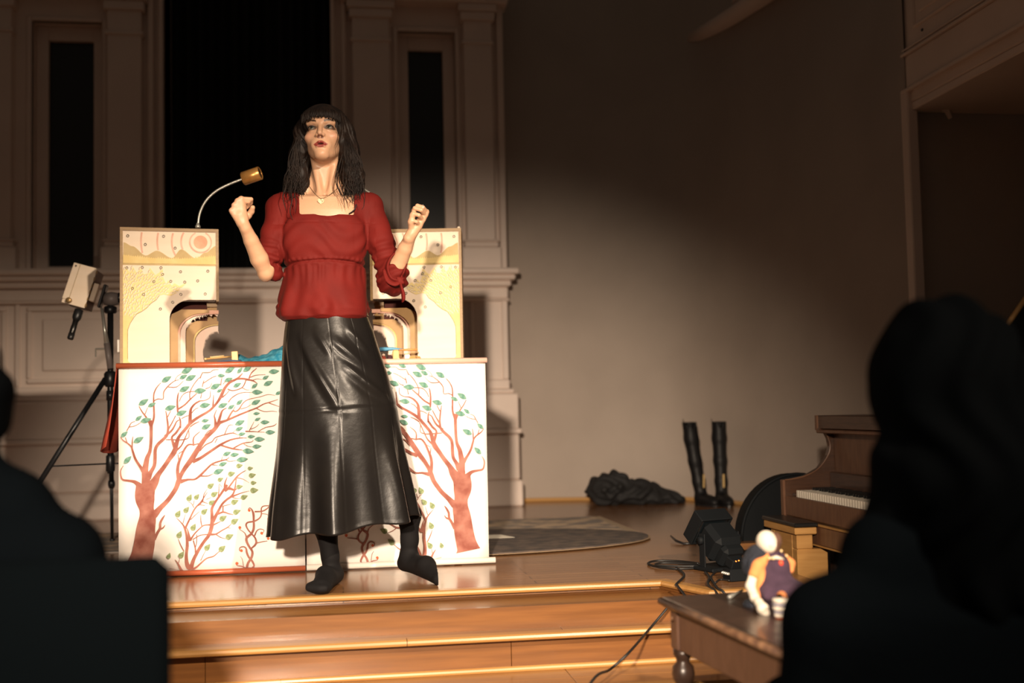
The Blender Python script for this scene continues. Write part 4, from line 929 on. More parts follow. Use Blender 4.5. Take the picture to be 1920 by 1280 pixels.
q2 = fpts([(1322, 1072), (1330, 1082), (1328, 1096)], .006); cable(q2 + [(q2[-1][0] - .004, 3.737, -.02), (q2[-1][0] - .003, 3.735, -.16)], .0045, 'black cable hanging over the stage edge left of the control box')
q3 = fpts([(1325, 1074), (1335, 1088), (1345, 1102)], .006); cable(q3 + [(q3[-1][0] + .012, 3.735, -.015), (q3[-1][0] + .03, 3.73, -.15)], .0045, 'black cable slanting over the stage edge under the control box')
cable(fpts([(1368, 1088), (1350, 1086), (1340, 1092), (1334, 1080), (1345, 1070)], .006), .0032, 'thin black cable curling from the control box')
# long cable falling across the steps
c0 = at(1249, 1142, 3.74); c1 = at(1215, 1182, 3.69); c2 = at(1180, 1222, 3.45); c3 = at(1145, 1254, 3.42); c4 = at(1108, 1279, 3.18); c5 = (c4[0] - .12, 3.1, -.30)
cable([tuple(c0 + np.array([.03, .01, .03])), tuple(c0), tuple(c1), tuple(c2), tuple(c3), tuple(c4), c5], .0042, 'long black cable falling diagonally across the steps beside the bench')
d0 = at(1372, 1225, 3.3); d1 = at(1392, 1245, 3.3); d2 = at(1408, 1268, 3.28); d3 = at(1420, 1290, 3.25)
cable([tuple(d0), tuple(d1), tuple(d2), tuple(d3)], .0045, 'short black cable curving under the bench')

# ================================================================== upright piano, seen along its keyboard, facing left
PIANOW = mat('dark_walnut', (0.075, 0.034, 0.018), .34, col2=(0.045, 0.020, 0.011), nscale=5, stretch=(2, 2, 20), coat=.2)
PIANOM = mat('mid_walnut', (0.16, 0.078, 0.042), .42, col2=(0.12, 0.055, 0.03), nscale=5, stretch=(2, 10, 2))
GOLDW = mat('worn_golden_wood', (0.50, 0.27, 0.085), .5, col2=(0.42, 0.21, 0.06), nscale=6, stretch=(1, 1, 8))
IVORY = mat('ivory', (0.82, 0.76, 0.64), .35); EBONY = mat('ebony', (0.01, 0.01, 0.01), .3)
YF, YN = 4.75, 3.40; HZ = -.465
pn = thing('upright_piano', (1.9, 4.1, HZ), 'small dark walnut upright piano facing the stage at the right', 'piano')
pc = lambda v: (v[0] - 1.9, v[1] - 4.1, v[2] - HZ)
def pbox(name, x0, x1, y0, y1, z0, z1, m, bev=.004): 
    mb = MB().bx(x0, x1, y0, y1, z0, z1, bev); mb.v = [pc(v) for v in mb.v]; return mb.build(name, m, pn)
def cheek(y0, y1):
    prof = [(1.895, .145), (1.895, .300), (1.93, .303), (1.99, .315), (2.05, .345), (2.095, .40), (2.107, .44), (2.10, .475), (2.085, .505), (2.06, .51), (2.06, .52), (2.45, .52), (2.45, .145)]
    mb = MB().prism(prof, y0, y1); mb.v = [pc(v) for v in mb.v]; mb.build('cheek', PIANOW, pn)
    e = MB().tube([pc((x, y0 - .001, z)) for x, z in catmull(prof[1:9], 4)], .0035, 6); e.build('cheek_edge', PIANOM, pn)
    m2 = MB().bx(1.885, 1.897, y0, y1, .145, .300, .002); m2.v = [pc(v) for v in m2.v]; m2.build('arm_front', PIANOM, pn)
cheek(YF - .03, YF); cheek(YN, YN + .03)
pbox('lid', 2.065, 2.46, YN - .02, YF + .01, .515, .575, PIANOW); pbox('lid_moulding', 2.06, 2.46, YN - .02, YF + .008, .497, .513, PIANOM)
pbox('lid_edge', 2.058, 2.066, YF - .01, YF + .012, .51, .575, PIANOM, .001)
pbox('upper_panel', 2.125, 2.15, YN + .03, YF - .03, .25, .50, PIANOM); pbox('fallboard', 2.10, 2.125, YN + .03, YF - .03, .255, .33, PIANOW)
pbox('key_bed', 1.90, 2.40, YN, YF, .14, .205, PIANOW); pbox('key_slip', 1.893, 1.915, YN + .03, YF - .03, .15, .232, PIANOM, .003)
pbox('key_bed_front', 1.885, 1.91, YN - .01, YF, .06, .135, PIANOM, .004); pbox('worn_edge', 1.882, 1.90, YN - .01, YF + .002, .135, .143, GOLDW, .002); pbox('worn_edge', 1.8835, 1.90, YN - .01, YF + .002, .053, .060, GOLDW, .002)
pbox('case_back', 2.38, 2.45, YN, YF, HZ, .51, PIANOW); pbox('lower_panel', 2.16, 2.18, YN + .03, YF - .03, HZ + .05, .06, PIANOW)
for y in (YN, YF - .05): pbox('side_panel', 2.10, 2.45, y, y + .05, HZ, .145, PIANOW)
pbox('key_block', 1.925, 2.10, YF - .075, YF - .031, .205, .245, PIANOW); pbox('key_block', 1.925, 2.10, YN + .031, YN + .075, .205, .245, PIANOW)
kb0, kb1 = YN + .078, YF - .078; nk = 52; kw = (kb1 - kb0) / nk
km = MB().bx(-.075, .075, -kw / 2 + .0005, kw / 2 - .0005, -.018, .018, .0015).mesh('white_key', IVORY)
bm_ = MB().bx(-.046, .046, -.0048, .0048, 0, .012, .0015).mesh('black_key', EBONY)
for i in range(nk):
    q = link('white_key', km, pn); q.location = pc((2.0, kb0 + kw * (i + .5), .240))
    if i % 7 in (0, 1, 3, 4, 5) and i < nk - 1:
        q = link('black_key', bm_, pn); q.location = pc((2.035, kb0 + kw * (i + 1), .257))
for y in (YN + .06, YF - .10):
    mb = MB().tube([(1.96, y + .02, HZ), (1.96, y + .02, .06)], [.03, .026], 10); mb.v = [pc(v) for v in mb.v]; mb.build('leg', PIANOW, pn, True)
# golden stand under the keyboard end
sd = thing('wooden_stand', (1.80, 4.45, HZ), 'golden wooden stand with slab legs tucked under the piano keyboard', 'stand')
sc_ = lambda x0, x1, y0, y1, z0, z1, n, m, bev=.004: MB().bx(x0 - 1.80, x1 - 1.80, y0 - 4.45, y1 - 4.45, z0 - HZ, z1 - HZ, bev).build(n, m, sd)
sc_(1.785, 1.878, 4.36, 4.70, .105, .135, 'top_board', GOLDW); sc_(1.78, 1.88, 4.35, 4.71, .135, .152, 'dark_lid', EBONY)
sc_(1.80, 1.868, 4.62, 4.66, HZ, .105, 'leg', GOLDW); sc_(1.80, 1.93, 4.38, 4.43, HZ, .045, 'leg', GOLDW); sc_(1.80, 1.868, 4.38, 4.43, .045, .105, 'leg', GOLDW); sc_(1.80, 1.815, 4.43, 4.62, -.02, .105, 'apron', GOLDW); sc_(1.84, 1.86, 4.43, 4.62, -.30, -.25, 'stretcher', GOLDW)
# black half-round case behind
hp = at(1500, 1000, 5.06)
hc = thing('half_round_case', (hp[0], 5.08, 0), 'black half-round case standing behind the piano end', 'case')
arc_ = [(.275 * math.cos(a), .30 * math.sin(a)) for a in [PI * i / 24 for i in range(25)]]
MB().prism(arc_, 0, .10).build('shell', FB, hc)
MB().tube([(x * 1.0, .0, z) for x, z in arc_], .008, 8).build('rim', FB, hc, True)

# ================================================================== old bench in front of the steps, with a sitting puppet
BENCHW = mat('worn_bench_wood', (0.045, 0.024, 0.016), .35, col2=(0.028, 0.015, 0.010), nscale=6, stretch=(2, 12, 2), coat=.15)
BENCHA = mat('worn_apron_wood', (0.115, 0.058, 0.036), .45, col2=(0.085, 0.042, 0.026), nscale=8, stretch=(2, 10, 2))
BEDGE = mat('rubbed_edge', (0.26, 0.14, 0.075), .5, col2=(0.10, 0.05, 0.03), nscale=25)
BZ = .11; bh = BZ - HZ
bn = thing('bench', (.86, 3.055, HZ), 'worn dark wooden bench with turned legs in front of the steps', 'bench', rz=math.radians(5.0))
MB().bx(0, .52, -.74, 0, bh - .028, bh, .005).build('bench_top', BENCHW, bn)
MB().tube([(-.001, .002, bh - .012), (-.001, -.74, bh - .012)], .010, 8).build('top_edge', BEDGE, bn, True)
MB().tube([(0, 0, bh - .012), (.52, 0, bh - .012)], .009, 8).build('top_edge', BEDGE, bn, True)
for (x0, x1, y0, y1) in ((.022, .042, -.70, -.04), (.478, .498, -.70, -.04), (.06, .46, -.045, -.025), (.06, .46, -.715, -.695)):
    MB().bx(x0, x1, y0, y1, bh - .135, bh - .028, .003).build('apron', BENCHA, bn)
legp = [(.016, 0), (.018, .02), (.013, .035), (.017, .06), (.022, .20), (.024, .33), (.020, .345), (.028, .36), (.031, .375), (.028, .395), (.018, .405), (.019, .415), (.026, .425), (.026, .44)]
for x in (.04, .48):
    for y in (-.045, -.695):
        lg = MB().lathe(legp, 18, (x, y, 0)).build('leg', BENCHW, bn, True)
        MB().bx(x - .024, x + .024, y - .024, y + .024, .44, bh - .028, .003).build('leg_block', BENCHA, lg)
        for k in range(8):
            a = 2 * PI * k / 8; MB().tube([(x + .0175 * math.cos(a), y + .0175 * math.sin(a), .07), (x + .0235 * math.cos(a), y + .0235 * math.sin(a), .325)], .0035, 5).build('reed', BENCHW, lg, True)
MB().lathe([(.004, 0), (.006, .002), (.004, .004)], 8, (-.0, -.08, bh - .045), (0, -PI / 2, 0)).build('nail', BEDGE, bn)
# puppet: built round its seat point
dsp = onz(1452, 1135, BZ)
PW = 1 / 776.0
dl = thing('rag_puppet', (dsp[0], dsp[1], BZ), 'rag puppet in a purple dress sitting on the bench with arms hanging down', 'puppet', rz=math.radians(6))
FELTW = mat('white_felt', (0.58, 0.52, 0.43), .9); FELTO = mat('orange_felt', (0.62, 0.22, 0.07), .9, col2=(.55, .19, .06), nscale=40)
PURP = mat('purple_felt', (0.030, 0.014, 0.030), .95, col2=(.045, .022, .042), nscale=30, bump=.3, bscale=60); NAVY = mat('navy_yarn', (0.012, 0.015, 0.024), .95, bump=.9, bscale=120)
def dpt(x, y, dy=0.0):   # puppet-local point from the photo, at the puppet's own depth
    return ((x - 1452) * PW + dy * .36, dy, (1135 - y) * PW - dy * .176 + .002)
def blob(name, lo, hi, h, fn, m):
    s = SDF(lo, hi, h); fn(s); V, Q = s.extract(); return np_mesh(name, V, Q, m, dl)
def f(s):
    s.chain([dpt(1452, 1112), dpt(1450, 1080), dpt(1455, 1055), dpt(1452, 1038)], [.055, .042, .034, .022], .02)
    s.ell(dpt(1475, 1108, -.03), (.06, .06, .028), .02).ell(dpt(1440, 1108, -.02), (.04, .05, .026), .02)
    for k in range(7): s.cone(dpt(1428 + k * 12, 1118, -.055), dpt(1440 + k * 6, 1075, -.025), .007, .004, .012)
blob('dress', (-.12, -.12, -.01), (.13, .09, .16), .004, f, PURP)
def f(s): s.ell(dpt(1439, 1008), (.026, .027, .028), 0).ell(dpt(1444, 1018, -.012), (.020, .018, .018), .012).cone(dpt(1452, 1038), dpt(1443, 1022), .012, .014, .008)
hdp = blob('head', (-.08, -.06, .08), (.06, .06, .22), .003, f, FELTW)
np_mesh('face', *(lambda s: s.ell(dpt(1454, 1019, -.012), (.014, .016, .019), 0).ell(dpt(1461, 1008, .0), (.012, .020, .022), .006).extract())(SDF((-.05, -.06, .1), (.06, .05, .22), .003)), mat('brown_felt', (.075, .032, .018), .9), hdp)
for x, y, r in ((1445, 1018, .0055), (1454, 1020, .0035)): MB().lathe([(.001, -r), (r * .8, -r * .5), (r, 0), (r * .8, r * .5), (.001, r)], 10, dpt(x, y, -.029)).build('eye', FELTW, hdp, True)
def f(s):
    s.chain([dpt(1436, 1042, -.006), dpt(1418, 1056, -.012), dpt(1408, 1072, -.016)], [.015, .016, .014], .008).chain([dpt(1424, 1070, -.018), dpt(1422, 1098, -.02), dpt(1420, 1112, -.028), dpt(1422, 1124, -.03)], [.012, .014, .014, .010], .006)
    s.chain([dpt(1478, 1045, -.005), dpt(1490, 1055, -.01), dpt(1488, 1068, -.012)], [.012, .011, .010], .006)
blob('sleeve', (-.09, -.06, -.0), (.09, .05, .16), .003, f, FELTO)
def f(s): s.chain([dpt(1408, 1070, -.014), dpt(1399, 1095, -.018), dpt(1404, 1118, -.05), dpt(1412, 1130, -.075)], [.012, .012, .011, .010], .006).chain([dpt(1410, 1128, -.075), dpt(1416, 1140, -.095), dpt(1420, 1148, -.11)], [.011, .014, .011], .006)
blob('arm', (-.10, -.15, -.01), (.0, .03, .12), .003, f, FELTW)
def f(s):
    s.ell(dpt(1420, 1030, .012), (.026, .03, .022), .01).ell(dpt(1405, 1045, .02), (.020, .025, .025), .012).ell(dpt(1398, 1058, .02), (.013, .02, .02), .01)
    for k in range(8): s.cone(dpt(1430 - k * 4, 1024 + k * 3, -.008), dpt(1410 - k * 2, 1050 + k * 3, .0), .005, .004, .004)
blob('yarn_shawl', (-.11, -.05, .06), (.02, .08, .18), .003, f, NAVY)
def f(s): s.ell(dpt(1405, 1130, .02), (.02, .03, .012), .0).ell(dpt(1396, 1132, .01), (.012, .02, .010), .01)
blob('shawl_tail', (-.11, -.04, -.01), (.0, .08, .04), .003, f, NAVY)
MB().tube([dpt(1443, 1043, -.02), dpt(1456, 1042, -.033), dpt(1470, 1046, -.03)], [.006, .009, .006], 10, True, .6).build('collar', FELTW, dl, True)
for x, y in ((1441, 1043), (1449, 1044), (1467, 1030), (1478, 1040)): MB().lathe([(.001, -.004), (.004, 0), (.001, .004)], 8, dpt(x, y, -.034)).build('bead', LIGHTW, dl, True)
MB().lathe([(.002, -.008), (.006, -.004), (.0065, .003), (.002, .008)], 12, dpt(1465, 1054, -.036)).build('red_pendant', mat('scarlet', (.65, .06, .02), .5), dl, True)
np_mesh('knee', *(lambda s: s.cone(dpt(1462, 1125, -.07), dpt(1456, 1118, -.10), .014, .011).cone(dpt(1456, 1118, -.10), dpt(1447, 1128, -.15), .012, .012, .005).extract())(SDF((-.05, -.18, -.02), (.06, 0, .08), .003)), FELTO, dl)
# striped sock leg
for k, (y, r) in enumerate(((1124, .022), (1131, .021), (1138, .0195), (1145, .016), (1151, .014))):
    MB().lathe([(r * .92, -.0035), (r, -.001), (r, .003), (r * .92, .005)], 16, dpt(1447 - k * 1.0, y + 2, -.165)).build('sock_stripe', FELTW if k % 2 == 0 else mat('grey_felt', (.24, .22, .25), .9), dl, True)
MB().lathe([(.012, -.004), (.013, .0), (.013, .004)], 14, dpt(1444, 1157, -.165)).build('shoe_sole', mat('brick_felt', (.3, .07, .03), .9), dl, True)
# metal pin lying by the puppet
a, b = onz(1367, 1119, BZ + .006), onz(1392, 1106, BZ + .012); tag(MB().tube([tuple(a), tuple((a + b) / 2), tuple(b)], [.006, .0035, .0035], 8).build('metal_pin', CHROME, None, True), 'small metal pin lying on the bench left of the puppet', 'pin')
# ================================================================== the performer
def _loft(s, rows, k=0.0, op='+'):
    """elliptic column: rows of (z, cx, cy, rx, ry)"""
    A = np.array(rows, float); pad = 4 * s.h + k
    q = s._sub((np.min(A[:, 1] - A[:, 3]) - pad, np.min(A[:, 2] - A[:, 4]) - pad, A[0, 0] - pad), (np.max(A[:, 1] + A[:, 3]) + pad, np.max(A[:, 2] + A[:, 4]) + pad, A[-1, 0] + pad))
    sl, X, Y, Z = q; zz = Z.ravel(); I = [np.interp(zz, A[:, 0], A[:, i]).astype(np.float32)[None, None, :] for i in range(1, 5)]
    n = np.sqrt(((X - I[0]) / I[2]) ** 2 + ((Y - I[1]) / I[3]) ** 2); d = (n - 1) * np.minimum(I[2], I[3])
    d = np.maximum(d, np.maximum(A[0, 0] - Z, Z - A[-1, 0])); s._mix(sl, d, k, op); return s
SDF.loft = _loft
PB = np.array([-.01, 4.28, 0.0])
pf = thing('person', PB, 'performer in red blouse and long black leather skirt with raised fists', 'person')
SKIN = mat('skin', (.6, .4, .3), .42, attr='Col', sss=.18, spec=.4, bump=.04, bscale=140)
HO = np.array([-.053, 4.262, 1.668])
RH = np.array((Matrix.Rotation(math.radians(-7), 3, 'Z') @ Matrix.Rotation(math.radians(-7), 3, 'X') @ Matrix.Rotation(math.radians(-2), 3, 'Y')))
def hp_(x, y, z): return HO + RH @ np.array([x, y, z])
HS = 1.0
bd = SDF((-.46, 3.96, .90), (.40, 4.44, 1.84), .0026)
# trunk and neck
bd.loft([(.90, -.05, 4.29, .13, .09), (1.05, -.05, 4.29, .115, .08), (1.2, -.05, 4.285, .125, .085), (1.3, -.05, 4.285, .135, .088), (1.38, -.05, 4.29, .14, .075), (1.42, -.05, 4.295, .12, .06)])
bd.cone((-.195, 4.295, 1.395), (.10, 4.295, 1.397), .047, .047, .05)
bd.ell((-.05, 4.262, 1.355), (.12, .055, .085), .04)
bd.cone((-.052, 4.302, 1.575), (-.047, 4.312, 1.43), .0455, .051, .035)
for sx in (-1, 1):
    bd.cone((-.05 + sx * .03, 4.318, 1.505), (-.05 + sx * .125, 4.308, 1.442), .03, .024, .03)
    bd.cone((-.05 + sx * .016, 4.232, 1.418), (-.05 + sx * .13, 4.268, 1.437), .008, .010, .018)
    bd.cone(hp_(sx * .045, .025, -.055), (-.05 + sx * .016, 4.240, 1.425), .012, .008, .02)
bd.ell((-.049, 4.238, 1.425), (.010, .012, .010), .012, '-')
# arms
SHL, ELL_, WRL = np.array([-.215, 4.29, 1.395]), at(498, 511, 4.215), at(456, 418, 4.115)
SHR, ELR_, WRR = np.array([.118, 4.29, 1.397]), at(737, 517, 4.20), at(772, 438, 4.09)
for (a, b, c) in ((SHL, ELL_, WRL), (SHR, ELR_, WRR)):
    bd.chain([a, a * .5 + b * .5, b], [.042, .039, .030], .010)
    m1 = b * .72 + c * .28
    bd.chain([b, m1, b * .35 + c * .65, c], [.0255, .0325, .0260, .0190], .006)
    bd.ell(b + np.array([0, .012, -.012]), (.019, .019, .019), .012)
def norm(v): v = np.array(v, float); return v / np.linalg.norm(v)
def fist(W, a, s, p1, p2, p3, thumb, nail=None, sz=1.0):
    sz = sz * .84; a, s, p1, p2, p3 = map(norm, (a, s, p1, p2, p3)); K = []
    off = [-.031, -.0105, .0105, .031]; ml = [.078, .086, .089, .084]; l1 = [.034, .043, .046, .042]; l2 = [.020, .026, .029, .025]; r0 = [.0069, .0077, .0080, .0078]
    bd.cone(W - a * .02, W + a * .03, .0185, .018, .008)
    for i in range(4):
        k = W + a * ml[i] * sz + s * off[i] * sz; K.append(k)
        bd.cone(W + s * off[i] * .40 + a * .010, k, .0125, .0105, .009)
    for i in range(4):
        k = K[i]; q = k + p1 * l1[i] * sz; r = q + p2 * l2[i] * sz; t = r + p3 * .017 * sz
        # each finger unioned with a tight blend so the gaps stay
        bd.cone(k, q, r0[i] * 1.08, r0[i], .0012); bd.cone(q, r, r0[i], r0[i] * .95, .0012); bd.cone(r, t, r0[i] * .93, r0[i] * .8, .002)
        bd.ell(k, (r0[i] * 1.12,) * 3, .004)
    bd.chain([W + np.array(t) * sz for t in thumb], [.0125, .0115, .0100, .0085], .005)
    return K
# viewer's left hand: back of the hand to the audience
aL = norm(at(437, 366, 4.095) - WRL)
KL = fist(WRL, aL, (.66, .10, .74), (.93, .34, .02), (-.10, .88, -.46), (-.7, .1, -.7),
     [(.004, .012, .016), (.020, .022, .036), (.034, .012, .052), (.040, -.002, .066)])
# viewer's right hand: palm side and curled fingers to the audience
aR = norm(at(802, 397, 4.075) - WRR)
KR = fist(WRR, aR, (.45, .10, .88), (-.42, -.86, .30), (-.86, .22, .30), (-.35, .85, -.35),
     [(.0, -.010, .02), (-.004, -.030, .046), (.002, -.038, .072), (.010, -.034, .092)])
# head
def hc_(a, b, ra, rb, k=0., op='+'): bd.cone(hp_(*a), hp_(*b), ra, rb, k, op)
def he_(c, r, k=0., op='+'): bd.ell(hp_(*c), r, k, op, RH)
he_((0, .018, .03), (.071, .092, .083), .0)
he_((0, -.030, -.030), (.056, .058, .080), .03)
he_((0, -.018, -.062), (.046, .056, .044), .025)
for sx in (-1, 1):
    hc_((sx * .043, .0, -.058), (sx * .013, -.066, -.103), .012, .012, .022)
    he_((sx * .044, -.054, -.030), (.019, .019, .014), .018)
    he_((sx * .068, .014, -.02), (.008, .015, .026), .006)
    hc_((sx * .012, -.080, .021), (sx * .046, -.066, .022), .009, .008, .014)
he_((0, -.076, -.101), (.017, .016, .013), .018)
he_((0, -.075, .045), (.045, .015, .03), .02)
# eye sockets, lids
for sx in (-1, 1):
    he_((sx * .032, -.091, .000), (.0185, .012, .0105), .010, '-')
    he_((sx * .032, -.0690, .000), (.0150, .0150, .0150), .004)
    he_((sx * .0325, -.089, -.0005), (.0140, .0120, .0058), .0012, '-')
# nose
hc_((0, -.082, .012), (0, -.1035, -.029), .0072, .0092, .010)
for sx in (-1, 1):
    he_((sx * .0110, -.0935, -.0335), (.0072, .0092, .0070), .005); he_((sx * .0062, -.1025, -.0415), (.0040, .0066, .0044), .0015, '-')
# mouth
he_((0, -.074, -.067), (.032, .014, .022), .022)
for sx in (-1, 1):
    hc_((sx * .005, -.0935, -.0605), (sx * .0235, -.0790, -.0665), .0050, .0026, .003)
hc_((-.012, -.0895, -.0745), (.012, -.0895, -.0745), .0062, .0062, .004); hc_((.012, -.0895, -.0745), (.022, -.081, -.0685), .0055, .003, .003); hc_((-.012, -.0895, -.0745), (-.022, -.081, -.0685), .0055, .003, .003)
he_((0, -.0965, -.0672), (.0150, .0130, .0030), .001, '-')
V, Q = bd.extract(); V = relax(V, Q, 1, .35); del bd
# colour by place: skin, lips, brows, make-up, shade painted in mouth and nostrils
hl = (V - HO) @ RH
base = np.tile(np.array([.555, .325, .20]), (len(V), 1))
def paint(w, c): base[:] = base * (1 - w[:, None]) + np.array(c) * w[:, None]
g = lambda x, c, s: np.exp(-((x - c) / s) ** 2)
front = (hl[:, 1] < -.03)
x, y, z = np.abs(hl[:, 0]), hl[:, 1], hl[:, 2]
paint(front * .35 * g(x, .046, .018) * g(z, -.028, .016), (.62, .27, .20))
paint(front * .25 * g(x, 0, .012) * g(z, -.042, .012), (.62, .30, .22))
lipline = .0262
up = front * (x < lipline) * smooth01(((-.0672 - .0) + (.0112 * (1 - (x / lipline) ** 1.6)) - z) / .0015 + .5) * smooth01((z + .0815 - .0060 * (x / lipline) ** 2 * 2.2) / .0015 + .5)
paint(np.clip(up, 0, 1) * (y < -.055) * .95, (.24, .030, .026))
paint(front * (x < .0165) * smooth01((.0030 - np.abs(z + .0672)) / .001) * (y > -.089) * (y < -.055), (.03, .008, .006))  # shade inside the open mouth, put into the colour
brow = front * smooth01((.0044 - np.abs(z - (.0205 + .006 * np.sin(np.clip((x - .012) / .040, 0, 1) * 2.4)))) / .0016) * smooth01((x - .013) / .003) * smooth01((.053 - x) / .006)
paint(np.clip(brow * 1.1, 0, .96), (.018, .010, .007))
shad = front * g(x, .033, .016) * smooth01((z + .004) / .003) * smooth01((.0165 - z) / .007)
paint(shad * .8, (.13, .065, .045))
ex, ez = (x - .0325) / .0160, (z + .0005) / .0076
rim = front * smooth01((1.45 - np.sqrt(ex ** 2 + ez ** 2)) / .35) * (y < -.05)
paint(rim * .85, (.045, .028, .022))
nost = front * ((((x - .0062) / .0050) ** 2 + ((z + .0420) / .0054) ** 2) < 1) * (y > -.1035)
paint(nost.astype(float) * .85, (.10, .03, .02))  # nostril hollows darkened by colour as shade
for kk in KL + KR: paint(.25 * np.exp(-(np.linalg.norm(V - kk, axis=1) / .012) ** 2), (.66, .33, .25))
np_mesh('body', V - PB, Q, SKIN, pf, True, base)
EWH = mat('eye_white', (.42, .36, .31), .2); IRIS = mat('iris', (.045, .055, .04), .1); LASH = mat('lash', (.01, .007, .006), .6)
for sx in (-1, 1):
    c = hp_(sx * .032, -.0680, 0); look = norm(RH @ np.array([-.05, -1, .05]))
    rt = tuple(Vector(look).to_track_quat('Z', 'Y').to_euler()); n = 14
    prof = [(max(.0135 * math.sin(PI * i / n), .0003), -.0135 * math.cos(PI * i / n)) for i in range(n + 1)]
    e = MB().lathe(prof, 20, tuple(c - PB), rt).build('eye', EWH, pf, True)
    MB().lathe([(.0070, .0122), (.0060, .0128), (.0001, .0139)], 18, tuple(c - PB), rt).build('iris', IRIS, e, True)
    MB().lathe([(.0030, .0138), (.0001, .0143)], 14, tuple(c - PB), rt).build('pupil', EBONY, e, True)
    ls = [hp_(sx * .032 + .0142 * t, -.0845 + .0060 * t * t, .0058 * (1 - t * t) ** .6 - .0003) - PB for t in np.linspace(-1, 1, 9)]
    MB().tube(ls, [.0006, .0012, .0015, .0016, .0016, .0016, .0015, .0014, .0008], 5).build('eyelash', LASH, e, True)

# ---- blouse
REDB = mat('red_jersey', (0.135, 0.0085, 0.0060), .75, col2=(0.112, 0.0070, 0.0050), nscale=12, spec=.2, bump=.08, bscale=220)
SX, SY = -.053, 4.285
sh = SDF((-.36, 4.0, .94), (.32, 4.46, 1.50), .0034)
sh.loft([(.972, SX, SY, .150, .112), (.985, SX, SY, .166, .126), (1.01, SX, SY, .171, .130), (1.06, SX, SY, .164, .124), (1.12, SX, SY, .154, .115), (1.175, SX, SY, .146, .108), (1.195, SX, SY, .144, .106),
         (1.22, SX, SY, .147, .112), (1.28, SX, SY, .152, .116), (1.33, SX, SY, .157, .110), (1.375, SX, SY + .004, .160, .094), (1.41, SX, SY + .008, .150, .072), (1.43, SX, SY + .01, .12, .06)])
for sx in (-1, 1): sh.ell((SX + sx * .062, SY - .072, 1.268), (.070, .028, .070), .08)
sh.cone(SHL + [.012, 0, .0], SHR + [-.012, 0, 0], .054, .054, .045)
for sx in (-1, 1): sh.cone((SX + sx * .10, 4.30, 1.425), (SX + sx * .155, 4.295, 1.405), .040, .044, .03)
el2 = SHL * .12 + ELL_ * .88
el2 = SHL * .22 + ELL_ * .78
sh.chain([SHL, SHL * .5 + el2 * .5, el2], [.052, .047, .045], .016); sh.cone(el2, ELL_ + [.030, .030, .0], .045, .030, .016)
er2 = ELR_ + np.array([-.004, .004, -.006])
sh.chain([SHR, SHR * .5 + er2 * .5, er2], [.052, .048, .050], .016)
fr_ = ELR_ * .80 + WRR * .20
sh.chain([er2 + [.0, .0, -.014], fr_ + [-.004, 0, -.010]], [.055, .047], .02)
# cut the sleeve mouths so the arms leave them cleanly
dL = norm(WRL - ELL_); dR = norm(WRR - ELR_)
sh.cone(ELL_ + dL * .046 + [-.006, -.012, 0], ELL_ + dL * .16 + [-.01, -.02, 0], .038, .05, .006, '-')
sh.cone(fr_ + dR * .052, fr_ + dR * .16, .048, .06, .006, '-')
# square neckline
nx0, nx1 = at(561, 380, 4.2)[0], at(664, 380, 4.2)[0]; nz = at(612, 402, 4.19)[2]
sh.boxx((nx0, 3.9, nz), (nx1, 4.6, 1.8), .0, '-', .010)
sh.ell(((nx0 + nx1) / 2, 4.15, nz + .004), (.046, .08, .012), .004, '-')
V, Q = sh.extract(); V = relax(V, Q, 2, .4); N_ = vnormals(V, Q)
x, y, z = V.T
th = np.arctan2(x - SX, -(y - SY)); tors = smooth01((.20 - np.abs(x - SX)) / .03) * (np.abs(x - SX) < .185)
dsp = np.zeros(len(V)); low = smooth01((1.182 - z) / .02)
pl = (.55 * np.sin(th * 15.3 + 2 * np.sin(z * 9) + 1.8 * np.sin(th * 2.3)) + .45 * np.sin(th * 27.7 + 1.3 + 3 * np.sin(z * 7) + 2.5 * np.sin(th * 3.1 + 1)))
dsp += tors * low * pl * .0030 * smooth01((z - 1.06) / .10) * (.35 + .65 * smooth01((z - 1.0) / .15) + .35 * smooth01((1.03 - z) / .04))
dsp += tors * low * (.007 * np.sin(th * 5.3 + 1.0 + z * 8 + 1.5 * np.sin(th * 2.1)) + .0045 * np.sin(th * 9.1 - z * 13 + 2 * np.sin(th * 1.7 + 2))) * smooth01((1.15 - z) / .1)
dsp += tors * smooth01((1.06 - z) / .05) * smooth01((z - .985) / .04) * .004 * np.sin(th * 8.7 + 14 * (z - 1.0) + 2.2 * np.sin(th * 2.9))
dsp -= tors * .0075 * np.exp(-((z - (1.180 + .006 * np.cos(th * 2))) / .0045) ** 2)
dsp += tors * .0035 * np.exp(-((z - 1.191) / .006) ** 2) * (.6 + .4 * np.sin(th * 40))
dsp -= tors * .0022 * np.exp(-((z - (nz - .030)) / .0028) ** 2) * (y < SY)
dsp += tors * (1 - low) * .0022 * np.sin(z * 95 + 14 * np.abs(x - SX) + 5 * np.sin(th * 3))*smooth01((1.36 - z) / .04)
# sleeves
for (a, b, sg) in ((SHL, ELL_, -1), (SHR, ELR_, 1)):
    d = b - a; L2 = d @ d; t = ((V - a) @ d) / L2; far = (np.abs(x - SX) > .165).astype(float)
    ringy = np.sin(t * 34 + 2.2 * np.sin(10 * (y - 4.2) / .1 * .6) + 1.7 * np.sin(31 * z)) * .5 + .5 * np.sin(t * 57 + 40 * y + 1)
    w = far * ((x - SX) * sg > 0) * smooth01((t - .45) / .2)
    dsp += w * ringy * .0058
    dsp += far * ((x - SX) * sg > 0) * smooth01((.55 - t) / .2) * .0025 * np.sin(t * 16 + 30 * (y - 4.2) + sg)
N_[:, 2] *= np.where(tors * low > .2, .0, 1.0); V = V + N_ * dsp[:, None]
bo = np_mesh('blouse', V - PB, Q, REDB, pf)
